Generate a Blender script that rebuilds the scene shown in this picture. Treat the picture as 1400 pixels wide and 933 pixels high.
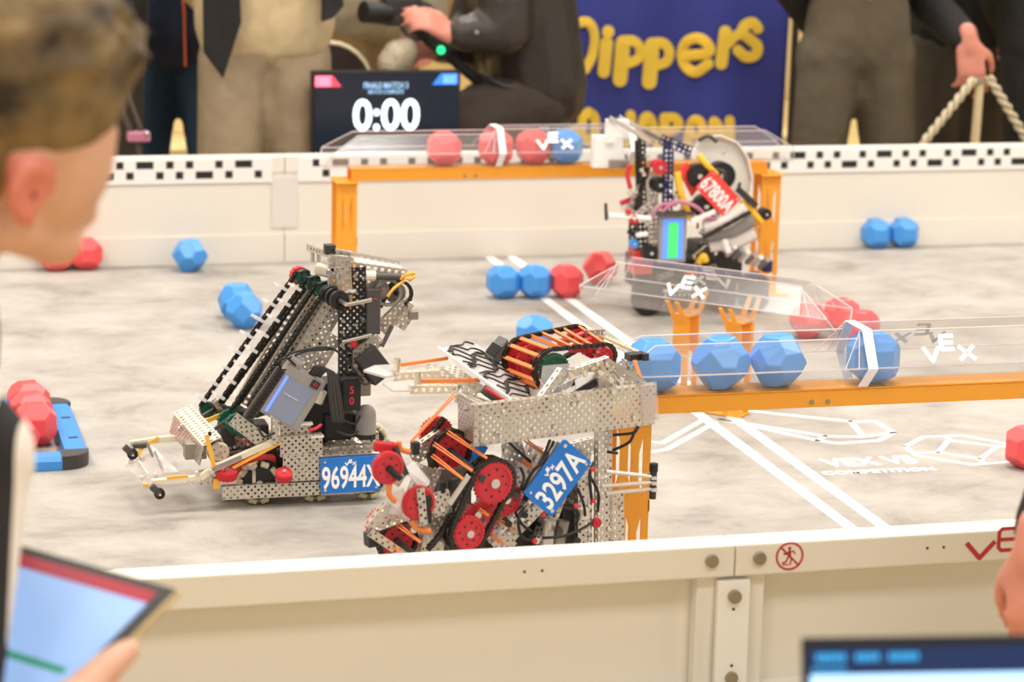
import bpy, bmesh, math, random
from math import sin, cos, pi, radians, sqrt, atan2
from mathutils import Vector, Matrix
for o in list(bpy.data.objects): bpy.data.objects.remove(o)
scene = bpy.context.scene
COL = scene.collection
random.seed(7)
# ------------------------------------------------------------------ camera
CAM = Vector((-1.80069, -5.01274, 1.33095)); YAW, PIT, ROL, FPX = .264849, .22016, .024579, 3489.28
FW = Vector((sin(YAW)*cos(PIT), cos(YAW)*cos(PIT), -sin(PIT)))
_rt = Vector((cos(YAW), -sin(YAW), 0)); _up = _rt.cross(FW)
RT = _rt*cos(ROL)+_up*sin(ROL); UP = _up*cos(ROL)-_rt*sin(ROL)
cd = bpy.data.cameras.new('camera'); cam = bpy.data.objects.new('camera', cd); COL.objects.link(cam)
cd.sensor_width = 36; cd.sensor_fit = 'HORIZONTAL'; cd.lens = 36*FPX/1400; cd.clip_start = .05; cd.clip_end = 200
m = Matrix.Identity(4)
for i in range(3): m[i][0], m[i][1], m[i][2], m[i][3] = RT[i], UP[i], -FW[i], CAM[i]
cam.matrix_world = m
cd.dof.use_dof = True; cd.dof.focus_distance = 4.3; cd.dof.aperture_fstop = 5.2
scene.camera = cam
# ------------------------------------------------------------------ world, lights, exposure
w = bpy.data.worlds.new('hall'); scene.world = w; w.use_nodes = True
bg = w.node_tree.nodes['Background']; bg.inputs[0].default_value = (1, .985, .965, 1); bg.inputs[1].default_value = .55
vs = scene.view_settings; vs.view_transform = 'Standard'; vs.look = 'None'; vs.gamma = 1; vs.use_curve_mapping = False; vs.exposure = .4
def area(x, y, z, sx, sy, power, col=(.985, .985, 1)):
    l = bpy.data.lights.new('ceiling_lamp_light', 'AREA'); l.shape = 'RECTANGLE'; l.size = sx; l.size_y = sy; l.energy = power; l.color = col
    o = bpy.data.objects.new('ceiling_lamp_light', l); COL.objects.link(o); o.location = (x, y, z); return o
LAMPS = [(x, y) for x in (-3.6, 0, 3.6) for y in (-5.0, -1.3, 2.4, 6.1)]
for x, y in LAMPS: area(x, y, 4.55, 1.2, 1.2, 42 if y < -4 else 63)
# ------------------------------------------------------------------ pixel -> place
def ray(px, py): return FW + RT*((px-700)/FPX) + UP*((466.5-py)/FPX)
def PY(px, py, Y): d = ray(px, py); return CAM + d*((Y-CAM.y)/d.y)
def PZ(px, py, Z=0.): d = ray(px, py); return CAM + d*((Z-CAM.z)/d.z)
def PD(px, py, t): return CAM + ray(px, py)*t
class Plane:                       # a vertical plane of the place: origin on the floor, yaw, then off = metres behind it
    def __init__(s, x, y, yaw=0): s.o = Vector((x, y, 0)); s.u = Vector((cos(yaw), sin(yaw), 0)); s.n = Vector((-sin(yaw), cos(yaw), 0))
    def __call__(s, px, py, off=0.):
        d = ray(px, py); return CAM + d*(((s.o-CAM).dot(s.n)+off)/d.dot(s.n))
# ------------------------------------------------------------------ materials
MATS = {}
def lin(c): return tuple((v/12.92 if v <= .04045 else ((v+.055)/1.055)**2.4) for v in c)
def hexc(h): return lin(tuple(int(h[i:i+2], 16)/255 for i in (0, 2, 4)))
def mat(name, h, rough=.5, metal=0., noise=0., scale=40., emit=0., bump=0., spec=.5, h2=None, sheen=0):
    if name in MATS: return MATS[name]
    M = bpy.data.materials.new(name); MATS[name] = M; M.use_nodes = True; nt = M.node_tree; b = nt.nodes['Principled BSDF']
    c = hexc(h); b.inputs['Base Color'].default_value = (*c, 1); b.inputs['Roughness'].default_value = rough; b.inputs['Metallic'].default_value = metal
    b.inputs['Specular IOR Level'].default_value = spec
    if emit: b.inputs['Emission Color'].default_value = (*c, 1); b.inputs['Emission Strength'].default_value = emit
    if noise or bump or h2:
        tc = nt.nodes.new('ShaderNodeTexCoord'); nz = nt.nodes.new('ShaderNodeTexNoise'); nz.inputs['Scale'].default_value = scale; nz.inputs['Detail'].default_value = 5
        nt.links.new(tc.outputs['Object'], nz.inputs['Vector'])
        if noise or h2:
            r = nt.nodes.new('ShaderNodeValToRGB'); r.color_ramp.elements[0].position = .3; r.color_ramp.elements[1].position = .7
            c2 = hexc(h2) if h2 else tuple(min(1, v*(1+noise)) for v in c); c1 = c if h2 else tuple(v*(1-noise) for v in c)
            r.color_ramp.elements[0].color = (*c1, 1); r.color_ramp.elements[1].color = (*c2, 1)
            nt.links.new(nz.outputs['Fac'], r.inputs['Fac']); nt.links.new(r.outputs['Color'], b.inputs['Base Color'])
        if bump:
            bp = nt.nodes.new('ShaderNodeBump'); bp.inputs['Strength'].default_value = bump; bp.inputs['Distance'].default_value = .01
            nt.links.new(nz.outputs['Fac'], bp.inputs['Height']); nt.links.new(bp.outputs['Normal'], b.inputs['Normal'])
    return M
def clear(name, tint=(.97, .97, .97), haze=.04, gloss=.1, hazecol=(1, .98, .96)):
    M = bpy.data.materials.new(name); MATS[name] = M; M.use_nodes = True; nt = M.node_tree; nt.nodes.clear()
    out = nt.nodes.new('ShaderNodeOutputMaterial'); tr = nt.nodes.new('ShaderNodeBsdfTransparent'); tr.inputs[0].default_value = (*tint, 1)
    gl = nt.nodes.new('ShaderNodeBsdfGlossy'); gl.inputs['Roughness'].default_value = .14
    df = nt.nodes.new('ShaderNodeBsdfDiffuse'); df.inputs[0].default_value = (*hazecol, 1)
    lw = nt.nodes.new('ShaderNodeLayerWeight'); pw_ = nt.nodes.new('ShaderNodeMath'); pw_.operation = 'POWER'; pw_.inputs[1].default_value = 3.5; nt.links.new(lw.outputs['Facing'], pw_.inputs[0])
    fr = nt.nodes.new('ShaderNodeMath'); fr.operation = 'MULTIPLY_ADD'; fr.inputs[1].default_value = .35; fr.inputs[2].default_value = .02; nt.links.new(pw_.outputs[0], fr.inputs[0])
    mx = nt.nodes.new('ShaderNodeMixShader'); mx.inputs[0].default_value = haze; nt.links.new(tr.outputs[0], mx.inputs[1]); nt.links.new(df.outputs[0], mx.inputs[2])
    m2 = nt.nodes.new('ShaderNodeMixShader'); nt.links.new(fr.outputs[0], m2.inputs[0]); nt.links.new(mx.outputs[0], m2.inputs[1]); nt.links.new(gl.outputs[0], m2.inputs[2])
    nt.links.new(m2.outputs[0], out.inputs[0]); return M
mat('alu', 'd2cbc0', .34, .75, .06, 60); mat('alu_dark', '9a948c', .4, .8); mat('steel', 'dcdad6', .22, .9); mat('alu_black', '26262a', .45, .3); mat('alu_navy', '2c3566', .4, .4)
mat('cream_metal', 'e6dcc6', .45, .1); mat('black', '1b1a1b', .5); mat('dark', '33302f', .55); mat('darkgrey', '4a4644', .5); mat('grey', '8f8a86', .5)
mat('red', 'd3333c', .42); mat('redgear', 'cf2f3a', .4); mat('redplate', 'f0463f', .4); mat('green', '1f5a45', .45); mat('blueplate', '1c78d2', .35); mat('orange_band', 'f08a45', .5); mat('yellow_band', 'f2b445', .5)
mat('white', 'f4f2ee', .4); mat('white_print', 'ffffff', .5); mat('goal_orange', 'f7a52c', .38); mat('block_red', 'f0565a', .33); mat('block_blue', '4a9bea', .33)
mat('wall_paint', 'ebe6dd', .45, 0, .02, 3); mat('wall_sheet', 'ebe5d9', .5, 0, .02, 3); mat('pvc_grey', 'e2dcd6', .5); mat('bolt', '9d9484', .4, .6); mat('pink', 'c77f9c', .5)
mat('chain', '3b3833', .36, .55); mat('cream_rubber', 'cfc7a4', .7); mat('sand', 'cbb58c', .8); mat('shaft', '4c4a49', .35, .5); mat('blue_led', '5d78ff', .4, emit=1.2); mat('yellow', 'f0c030', .45)
clear('acrylic'); clear('polycarb', (.95, .93, .93), .16); clear('polycarb_frost', (.9, .88, .88), .45); clear('acrylic_edge', (.95, .93, .94), .5, hazecol=(1, .9, .9))
# ------------------------------------------------------------------ mesh builder
def basis(d, hint=None):
    d = d.normalized(); h = Vector(hint) if hint else (Vector((0, 0, 1)) if abs(d.z) < .9 else Vector((0, 1, 0)))
    n = h - d*h.dot(d); n = n.normalized() if n.length > 1e-6 else d.orthogonal().normalized(); return d, n, n.cross(d)
class MB:
    def __init__(s): s.v = []; s.f = []; s.m = []
    def add(s, vs, fs, mi=0):
        b = len(s.v); s.v += [Vector(v) for v in vs]; s.f += [tuple(i+b for i in f) for f in fs]; s.m += [mi]*len(fs); return s
    def hexa(s, c, mi=0):          # 8 corners: bottom 0-3, top 4-7
        return s.add(c, [(3, 2, 1, 0), (4, 5, 6, 7), (0, 1, 5, 4), (1, 2, 6, 5), (2, 3, 7, 6), (3, 0, 4, 7)], mi)
    def box(s, x0, x1, y0, y1, z0, z1, mi=0):
        return s.hexa([(x0, y0, z0), (x1, y0, z0), (x1, y1, z0), (x0, y1, z0), (x0, y0, z1), (x1, y0, z1), (x1, y1, z1), (x0, y1, z1)], mi)
    def bar(s, A, B, w, h, hint=None, mi=0):   # square bar along A-B, w across, h along hint
        A, B = Vector(A), Vector(B); d, n, v = basis(B-A, hint); n = n*h/2; v = v*w/2
        return s.hexa([A-v-n, A+v-n, A+v+n, A-v+n, B-v-n, B+v-n, B+v+n, B-v+n], mi)
    def cyl(s, A, B, r, r2=None, seg=12, mi=0, cap=True):
        A, B = Vector(A), Vector(B); r2 = r if r2 is None else r2; d, n, v = basis(B-A); vs = []
        for P, R in ((A, r), (B, r2)):
            for i in range(seg): a = 2*pi*i/seg; vs.append(P + n*(R*cos(a)) + v*(R*sin(a)))
        fs = [((i+1) % seg, i, seg+i, seg+(i+1) % seg) for i in range(seg)]
        if cap: fs += [tuple(range(seg)), tuple(range(2*seg-1, seg-1, -1))]
        return s.add(vs, fs, mi)
    def ring(s, C, ax, R, r, th, seg=24, mi=0):
        d, n, v = basis(Vector(ax)); C = Vector(C); vs = []
        for i in range(seg):
            a = 2*pi*i/seg; e = n*cos(a)+v*sin(a)
            for rr, t in ((R, -th/2), (R, th/2), (r, th/2), (r, -th/2)): vs.append(C+e*rr+d*t)
        fs = []
        for i in range(seg):
            j = (i+1) % seg
            for k in range(4): l = (k+1) % 4; fs.append((4*i+k, 4*i+l, 4*j+l, 4*j+k))
        return s.add(vs, fs, mi)
    def tube(s, pts, r, seg=8, mi=0, flat=1.):
        P = [Vector(p) for p in pts]; vs = []; fs = []; N = len(P); prev = None
        for i, p in enumerate(P):
            d = (P[min(i+1, N-1)]-P[max(i-1, 0)]).normalized()
            if prev is None: n = basis(d)[1]
            else: n = prev - d*prev.dot(d); n = n.normalized() if n.length > 1e-6 else basis(d)[1]
            prev = n; v = n.cross(d); R = r[i] if isinstance(r, (list, tuple)) else r
            for k in range(seg): a = 2*pi*k/seg; vs.append(p+n*(R*cos(a))+v*(R*flat*sin(a)))
        for i in range(N-1):
            for k in range(seg): l = (k+1) % seg; fs.append((i*seg+l, i*seg+k, (i+1)*seg+k, (i+1)*seg+l))
        fs += [tuple(range(seg)), tuple(range(N*seg-1, (N-1)*seg-1, -1))]
        return s.add(vs, fs, mi)
    def ball(s, C, r, seg=10, rings=6, mi=0, sc=(1, 1, 1)):
        C = Vector(C); vs = [C+Vector((0, 0, -r*sc[2]))]
        for i in range(1, rings):
            t = -pi/2+pi*i/rings
            for k in range(seg): a = 2*pi*k/seg; vs.append(C+Vector((r*sc[0]*cos(t)*cos(a), r*sc[1]*cos(t)*sin(a), r*sc[2]*sin(t))))
        vs.append(C+Vector((0, 0, r*sc[2]))); fs = []; L = len(vs)-1
        for k in range(seg):
            l = (k+1) % seg; fs.append((0, 1+l, 1+k)); fs.append((L, 1+(rings-2)*seg+k, 1+(rings-2)*seg+l))
            for i in range(rings-2): a = 1+i*seg; fs.append((a+k, a+l, a+seg+l, a+seg+k))
        return s.add(vs, fs, mi)
    def prism(s, poly, off, mi=0):  # 3D planar outline, thickness vector
        n = len(poly); P = [Vector(p) for p in poly]; off = Vector(off)
        return s.add(P+[p+off for p in P], [tuple(range(n-1, -1, -1)), tuple(range(n, 2*n))]+[(i, (i+1) % n, n+(i+1) % n, n+i) for i in range(n)], mi)
    def capsule(s, A, B, ra, rb, seg=12, mi=0):
        A, B = Vector(A), Vector(B); L = B-A
        if L.length < 1e-5: return s.ball(A, max(ra, rb), seg, 8, mi)
        d, n, v = basis(L); pts = []
        prof = [(A-d*ra*cos(t), ra*sin(t)) for t in (0.15, .55, 1.05, pi/2)] + [(B+d*rb*cos(t), rb*sin(t)) for t in (pi/2, 1.05, .55, .15)]
        vs = []; fs = []
        for P, R in prof:
            for k in range(seg): a = 2*pi*k/seg; vs.append(P+n*(R*cos(a))+v*(R*sin(a)))
        for i in range(len(prof)-1):
            for k in range(seg): l = (k+1) % seg; fs.append((i*seg+l, i*seg+k, (i+1)*seg+k, (i+1)*seg+l))
        fs += [tuple(range(seg)), tuple(range(len(prof)*seg-1, (len(prof)-1)*seg-1, -1))]
        return s.add(vs, fs, mi)
    def perf(s, O, u, v, n, nu, nv, pu, pv, t=.0016, stag=False, hole=.36, mi=0):
        # perforated sheet from corner O: nu x nv cells; real square holes
        O = Vector(O); u = u.normalized(); v = v.normalized(); n = n.normalized()
        for i in range(nu):
            for j in range(nv):
                o = O+u*(i*pu)+v*(j*pv); c = [o, o+u*pu, o+u*pu+v*pv, o+v*pv]
                if stag and (i+j) % 2:
                    s.add(c+[p-n*t for p in c], [(0, 1, 2, 3), (7, 6, 5, 4)], mi); continue
                cc = o+u*(pu/2)+v*(pv/2); a = u*(min(pu, pv)*hole*(1.0)); b = v*(min(pu, pv)*hole)
                q = [cc-a-b, cc+a-b, cc+a+b, cc-a+b]
                vs = c+q+[p-n*t for p in c]+[p-n*t for p in q]
                fs = []
                for k in range(4): l = (k+1) % 4; fs += [(k, l, 4+l, 4+k), (8+l, 8+k, 12+k, 12+l), (4+k, 4+l, 12+l, 12+k)]
                s.add(vs, fs, mi)
        return s
    def strokes(s, lines, O, u, v, n, width, th=.0006, mi=0, closed=False, cap=5):
        # flat thick polylines drawn in a plane (lettering, decals); round joints
        O = Vector(O); off = n.normalized()*th
        def P(a): return O+u*a[0]+v*a[1]
        for L in lines:
            wd = width; pts = L
            if isinstance(L[0], (int, float)): wd = L[0]; pts = L[1]
            seq = list(zip(pts[:-1], pts[1:]))
            for a, b in seq:
                dx, dy = b[0]-a[0], b[1]-a[1]; l = math.hypot(dx, dy)
                if l < 1e-9: continue
                nx, ny = -dy/l*wd/2, dx/l*wd/2
                q = [(a[0]+nx, a[1]+ny), (a[0]-nx, a[1]-ny), (b[0]-nx, b[1]-ny), (b[0]+nx, b[1]+ny)]
                s.prism([P(k) for k in q], off, mi)
            if cap:
                for i, a in enumerate(pts):
                    if cap == 1 and i in (0, len(pts)-1): continue
                    s.prism([P((a[0]+wd/2*cos(2*pi*k/10), a[1]+wd/2*sin(2*pi*k/10))) for k in range(10)], off*1.02, mi)
        return s
    def build(s, name, mats, parent=None, smooth=False, bevel=0, link=True):
        me = bpy.data.meshes.new(name); org = Vector((0, 0, 0))
        q = parent
        while q is not None: org = org+q.location; q = q.parent
        me.from_pydata([tuple(v-org) for v in s.v], [], s.f)
        if isinstance(mats, str): mats = [mats]
        for k in mats: me.materials.append(MATS[k])
        if any(s.m): me.polygons.foreach_set('material_index', s.m)
        bm = bmesh.new(); bm.from_mesh(me); bmesh.ops.recalc_face_normals(bm, faces=bm.faces)
        if bevel:
            bmesh.ops.remove_doubles(bm, verts=bm.verts, dist=1e-6)
            bmesh.ops.bevel(bm, geom=[e for e in bm.edges if len(e.link_faces) == 2 and e.calc_face_angle(0) > .5], offset=bevel, segments=2, affect='EDGES', profile=.6)
        bm.to_mesh(me); bm.free()
        if smooth: me.polygons.foreach_set('use_smooth', [True]*len(me.polygons))
        o = bpy.data.objects.new(name, me)
        if link: COL.objects.link(o)
        o.parent = parent; return o
def empty(name, loc, label=None, cat=None, group=None):
    o = bpy.data.objects.new(name, None); COL.objects.link(o); o.location = loc; o.empty_display_size = .05
    return tag(o, label, cat, group)
def tag(o, label=None, cat=None, group=None, kind=None):
    if label: o['label'] = label
    if cat: o['category'] = cat
    if group: o['group'] = group
    if kind: o['kind'] = kind
    return o
def copy_tree(o, parent=None):
    c = o.copy(); COL.objects.link(c); c.parent = parent
    for ch in list(o.children): copy_tree(ch, c)
    return c
def text_geo(s, size, ext=.0004, offset=0., sx=1.):
    c = bpy.data.curves.new('lettering', 'FONT'); c.body = s; c.size = size; c.extrude = ext; c.offset = offset; c.resolution_u = 4
    c.align_x = 'CENTER'; c.align_y = 'CENTER'
    o = bpy.data.objects.new('lettering', c); COL.objects.link(o); bpy.context.view_layer.update()
    me = o.evaluated_get(bpy.context.evaluated_depsgraph_get()).to_mesh()
    vs = [(v.co.x*sx, v.co.y, v.co.z) for v in me.vertices]; fs = [tuple(p.vertices) for p in me.polygons]
    bpy.data.objects.remove(o); bpy.data.curves.remove(c); return vs, fs
def text(mb, s, O, u, v, n, size, sx=1., offset=0., ext=.0004, mi=0):
    vs, fs = text_geo(s, size, ext, offset, sx); O = Vector(O)
    return mb.add([O+u*a+v*b+n*c for a, b, c in vs], fs, mi)
def VEXL(h, gap=0.):               # logo strokes, V E X with the E raised
    return [[(0, h*.75), (h*.42, 0), (h*.85, h*.75)],
            [(h*1.75, h*1.3), (h*1.05, h*1.3), (h*1.0, h*.95), (h*1.0, h*.6), (h*1.7, h*.6)], [(h*1.05, h*.95), (h*1.68, h*.95)],
            [(h*1.9, h*.75), (h*2.75, 0)], [(h*2.75, h*.75), (h*1.9, 0)]]
def remesh(mb, name, mats, parent, voxel=.012, smooth=4, pick=None):
    me = bpy.data.meshes.new(name); me.from_pydata([tuple(v) for v in mb.v], [], mb.f)
    o = bpy.data.objects.new(name, me); COL.objects.link(o)
    r = o.modifiers.new('r', 'REMESH'); r.mode = 'VOXEL'; r.voxel_size = voxel; r.use_smooth_shade = True
    if smooth: q = o.modifiers.new('s', 'SMOOTH'); q.iterations = smooth; q.factor = .5
    bpy.context.view_layer.update(); dg = bpy.context.evaluated_depsgraph_get()
    m2 = bpy.data.meshes.new_from_object(o.evaluated_get(dg)); m2.name = name
    bpy.data.objects.remove(o); bpy.data.meshes.remove(me)
    org = Vector((0, 0, 0)); q = parent
    while q is not None: org = org+q.location; q = q.parent
    m2.transform(Matrix.Translation(-org)); m2.materials.clear()
    for k in ([mats] if isinstance(mats, str) else mats): m2.materials.append(MATS[k])
    if pick:
        for p in m2.polygons: p.material_index = pick(p.center+org)
    m2.polygons.foreach_set('use_smooth', [True]*len(m2.polygons))
    o = bpy.data.objects.new(name, m2); COL.objects.link(o); o.parent = parent; return o
# ================================================================== the setting
GZ = -.40                          # hall floor; the playing field stands on a low stage
H = .293; HF = 1.783               # field wall height, half inner width
def struct(o, label=None): o['kind'] = 'structure'; return tag(o, label)
mat('hall_carpet', 'd9bd7c', .95, 0, .10, 3); mat('hall_wall', 'a98f63', .8, 0, .05, 1); mat('hall_ceiling', 'e8e2d6', .9); mat('stage_black', '8d867b', .9); mat('lamp_glow', 'fff4e4', .5, emit=3.)
struct(MB().box(-12, 12, -9, 13, GZ-.1, GZ).build('floor', 'hall_carpet'), 'cream carpeted hall floor')
struct(MB().box(-12, 12, 13, 13.2, GZ, 4.8).build('wall_back', 'hall_wall')); 
struct(MB().box(-12, 12, -9.2, 13.2, 4.72, 4.8).build('ceiling', 'hall_ceiling'))
def lamp_unit(x, y):
    e = empty('ceiling_lamp', (x, y, 4.72), 'square white panel lamp set in the hall ceiling', 'lamp', 'ceiling panel lamps')
    b = MB()
    for a in (0, 1):
        for s in (-1, 1):
            if a: b.box(x+s*.64-.03, x+s*.64+.03, y-.67, y+.67, 4.58, 4.72)
            else: b.box(x-.61, x+.61, y+s*.64-.03, y+s*.64+.03, 4.58, 4.72)
    b.build('frame', 'white', e); MB().box(x-.61, x+.61, y-.61, y+.61, 4.60, 4.64).build('diffuser', 'lamp_glow', e)
for x, y in LAMPS: lamp_unit(x, y)
# field mat: a stage with 36 grey foam tiles
M = mat('tile_mat', 'bdb6a8', .75, 0); nt = M.node_tree; b = nt.nodes['Principled BSDF']
tc = nt.nodes.new('ShaderNodeNewGeometry'); mp = nt.nodes.new('ShaderNodeMapping'); mp.inputs['Scale'].default_value = (1, 1.25, 1)
n1 = nt.nodes.new('ShaderNodeTexNoise'); n1.inputs['Scale'].default_value = 4.5; n1.inputs['Detail'].default_value = 9; n1.inputs['Roughness'].default_value = .68; n1.inputs['Distortion'].default_value = .35
r = nt.nodes.new('ShaderNodeValToRGB'); r.color_ramp.elements[0].position = .28; r.color_ramp.elements[1].position = .66
r.color_ramp.elements[0].color = (*hexc('837e77'), 1); r.color_ramp.elements[1].color = (*hexc('b6b2ab'), 1); e = r.color_ramp.elements.new(.47); e.color = (*hexc('a49f98'), 1)
nt.links.new(tc.outputs['Position'], mp.inputs[0]); nt.links.new(mp.outputs[0], n1.inputs['Vector']); nt.links.new(n1.outputs['Fac'], r.inputs[0]); nt.links.new(r.outputs[0], b.inputs['Base Color'])
bp = nt.nodes.new('ShaderNodeBump'); bp.inputs['Strength'].default_value = .15; bp.inputs['Distance'].default_value = .004; nt.links.new(n1.outputs['Fac'], bp.inputs['Height']); nt.links.new(bp.outputs[0], b.inputs['Normal'])
FF = struct(MB().box(-2.0, 2.0, -2.0, 2.0, GZ, -.016).build('floor_field', 'stage_black'), 'low stage carrying the grey mottled foam tile field')
TS = 2*HF/6; pr = None
for i in range(6):
    for j in range(6):
        if pr is None:
            g = .00008; mb = MB(); out = []
            # interlocking edge: small teeth along two sides
            K = 12
            for k in range(K*2):
                a = -TS/2+g+(TS-2*g)*k/(K*2); bq = -TS/2+g+(TS-2*g)*(k+1)/(K*2); d = .006 if k % 2 else -.0; out += [(a, -TS/2+g+d), (bq, -TS/2+g+d)]
            out += [(TS/2-g, TS/2-g)]
            for k in range(K*2-1, -1, -1):
                a = -TS/2+g+(TS-2*g)*k/(K*2); bq = -TS/2+g+(TS-2*g)*(k+1)/(K*2); d = .006 if k % 2 else -.0; out += [(bq, TS/2-g+d), (a, TS/2-g+d)]
            mb.prism([(x, y, -.0155) for x, y in out], (0, 0, .0155)); pr = mb.build('tile', 'tile_mat', FF); o = pr
        else: o = pr.copy(); COL.objects.link(o)
        o.location = (-HF+TS*(i+.5), -HF+TS*(j+.5), 0)
# ---- field perimeter: four sides of three panels
def side(name, ang, label, detail=False, strip=False):
    """built along +x, inner face at y=HF, outer at y=HF+.05, then turned by ang about z"""
    R = Matrix.Rotation(ang, 4, 'Z'); root = empty(name, (0, 0, 0)); struct(root, label)
    def bd(mb, nm, mt, par=root, **k):
        mb.v = [R @ v for v in mb.v]; return mb.build(nm, mt, par, **k)
    W = 1.2195; c = {}
    for k in (-1, 0, 1):
        x0, x1 = k*W-W/2+.0008, k*W+W/2-.0008
        p = bd(MB().box(x0, x1, HF, HF+.048, .247, H), 'top_rail', 'wall_paint', bevel=.003)
        bd(MB().box(x0, x1, HF+.004, HF+.009, .06, .25), 'panel', 'wall_sheet')
        bd(MB().box(x0, x1, HF-.004, HF+.05, -.0155, .078), 'bottom_rail', 'wall_paint', bevel=.002)
    for k in (-1, 1):                  # joint posts with bracket plates outside and inside
        x = k*W/2
        bd(MB().box(x-.05, x+.05, HF+.01, HF+.034, .078, .2465), 'post', 'wall_paint', bevel=.002)
        br = bd(MB().prism([(x-.0235, HF+.0485, .241), (x+.0235, HF+.0485, .241), (x+.0235, HF+.0545, -.01), (x-.0235, HF+.0545, -.01)], (0, -.012, 0)), 'bracket', 'white', bevel=.0015)
        for z in (.219, .1): bd(MB().cyl((x, HF+.044, z), (x, HF+.0565, z), .0095, seg=20), 'bolt_cap', 'bolt', br, bevel=.0015)
        bd(MB().cyl((x, HF+.045, .2), (x, HF+.0497, .2), .0022, seg=10), 'screw_hole', 'black', br)
        bd(MB().cyl((x, HF+.045, .118), (x, HF+.0523, .118), .0022, seg=10), 'screw_hole', 'black', br)
        for d in (-.035, .035): bd(MB().cyl((x+d, HF+.04, .272), (x+d, HF+.0535, .272), .0095, seg=20), 'bolt_cap', 'bolt', bevel=.0015)
        bd(MB().box(x-.036, x+.036, HF-.001, HF+.006, .095, .235), 'joint_plate', 'pvc_grey', bevel=.001)
    for x in (-1.19, -.30, .31, -.90, .90, .0): # pairs of rivet holes in the top rail
        for d in (-.0125, .0125): bd(MB().cyl((x+d, HF+.04, .272), (x+d, HF+.0484, .272), .0021, seg=10), 'screw_hole', 'black')
    if strip:
        for k in (-1, 0, 1):
            x0, x1 = k*W-W/2+.035, k*W+W/2-.035
            s_ = bd(MB().box(x0, x1, HF-.003, HF+.001, .222, .288), 'code_strip', 'white', bevel=.0008); P = .2665
            pm = MB(); t = math.floor(x0/P)*P
            while t < x1:
                for zc, L in ((.2735, ((0, .02), (.054, .1), (.134, .154), (.187, .207))), (.245, ((.027, .047), (.107, .127), (.16, .18), (.2135, .26)))):
                    for a, bb in L:
                        a, bb = t+a, t+bb
                        if a > x0+.004 and bb < x1-.004: pm.box(a, bb, HF-.0036, HF-.002, zc-.0098, zc+.0098)
                t += P
            q = bd(pm, 'code_print', 'black', s_); q['kind'] = 'stuff'
    return root
mat('red_print', 'c22f38', .5)
WB = side('wall_far', 0, 'cream field wall with a black and white code strip', strip=True)
WN = side('wall_near', pi, 'plain cream field wall with bolted bracket and red marks')
side('wall_left', pi/2, 'cream field wall beside the blue parking frame'); side('wall_right', -pi/2, 'cream field wall opposite the parking frame')
# red prohibition sign and red logo on the near wall's rail
YN = -HF-.0481; pw = Plane(0, YN); ux, uz, un = Vector((1, 0, 0)), Vector((0, 0, 1)), Vector((0, -1, 0))
c = pw(1079.5, 760.7); mb = MB(); mb.ring(c+un*.0004, (0, 1, 0), .0205, .0178, .0008, 40)
mb.strokes([[(-.0135, .0135), (.0135, -.0135)]], c, ux, uz, un, .0026, cap=0)
mb.strokes([(.0024, [(-.001, .0085), (.001, .002), (-.003, -.003)]), (.002, [(-.001, .006), (.005, .007), (.008, .003)]), (.002, [(-.001, .006), (-.006, .003), (-.009, .004)]), (.0022, [(-.003, -.003), (-.005, -.008), (-.01, -.0095)]), (.002, [(.0025, -.004), (.0015, -.012)]), (.0016, [(-.01, -.012), (-.001, -.0125)])], c, ux, uz, un, .002)
mb.prism([c+ux*(-.0005+.0024*cos(a*pi/5))+uz*(.0115+.0024*sin(a*pi/5)) for a in range(10)], un*.0006)
mb.build('no_climbing_sign', 'red_print', WN)
c = pw(1320, 764.5); mb = MB(); h = .0225
mb.strokes([(.007, [(0.0, .0235), (.0215, .0), (.044, .0235)])], c, ux, uz, un, .007, cap=1)
mb.strokes([(.0055, [(.088, .0415), (.054, .0415), (.05, .037), (.05, .014), (.054, .0095), (.088, .0095)]), (.0055, [(.05, .0255), (.086, .0255)])], c, ux, uz, un, .0055)
mb.strokes([(.007, [(.093, .0235), (.137, 0)]), (.007, [(.137, .0235), (.093, 0)])], c, ux, uz, un, .007, cap=1)
mb.build('red_logo', 'red_print', WN)
# ---- white tape and printed outlines on the field
mat('tape', 'ffffff', .6)
def tape(lines, width, name):
    mb = MB(); mb.strokes([[(p.x, p.y) for p in (PZ(*q) for q in L)] for L in lines], (0, 0, .0002), Vector((1, 0, 0)), Vector((0, 1, 0)), Vector((0, 0, 1)), width, .0006); return mb.build(name, 'tape', FF)
for d in (-.0315, .0315): MB().box(d-.0125, d+.0125, -HF+.01, HF-.01, .0001, .0011).build('tape_line', 'tape', FF)
g1 = (1162, 577); mirror = lambda L: [(x, y) for x, y in L]
tape([[(1020, 562), (1163, 577), (1196, 577), (1222, 592), (1202, 603), (1145, 607), (1118, 603), (985, 574)],
      [(985, 574), (1128, 597), (1178, 598), (1222, 592)], [(1163, 577), (1180, 597)], [(1128, 597), (1118, 603)]], .013, 'printed_block_outline')
tape([[(1237, 611), (1263, 598), (1316, 596), (1378, 608), (1390, 612), (1385, 632), (1330, 636), (1280, 628), (1252, 623), (1237, 611)],
      [(1255, 620), (1283, 619), (1298, 601), (1290, 597)], [(1298, 603), (1365, 611), (1390, 611)], [(1283, 619), (1340, 628), (1362, 612)], [(1340, 628), (1345, 635)]], .011, 'printed_block_outline')
tape([[(890, 619), (912, 615), (978, 578)], [(890, 605), (906, 606), (966, 572)]], .013, 'printed_block_outline')
mb = MB(); A, B = PZ(1118, 636), PZ(1262, 630); u = (B-A).normalized(); v = Vector((-u.y, u.x, 0)); L = (B-A).length
C1, C2 = PZ(1190, 632), PZ(1202, 645)
text(mb, 'VEX V5', C1+Vector((0, 0, .0006)), u, v, Vector((0, 0, 1)), .078, 1.4*L/.36*.9, .002); mb.build('printed_lettering', 'tape', FF)
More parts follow.
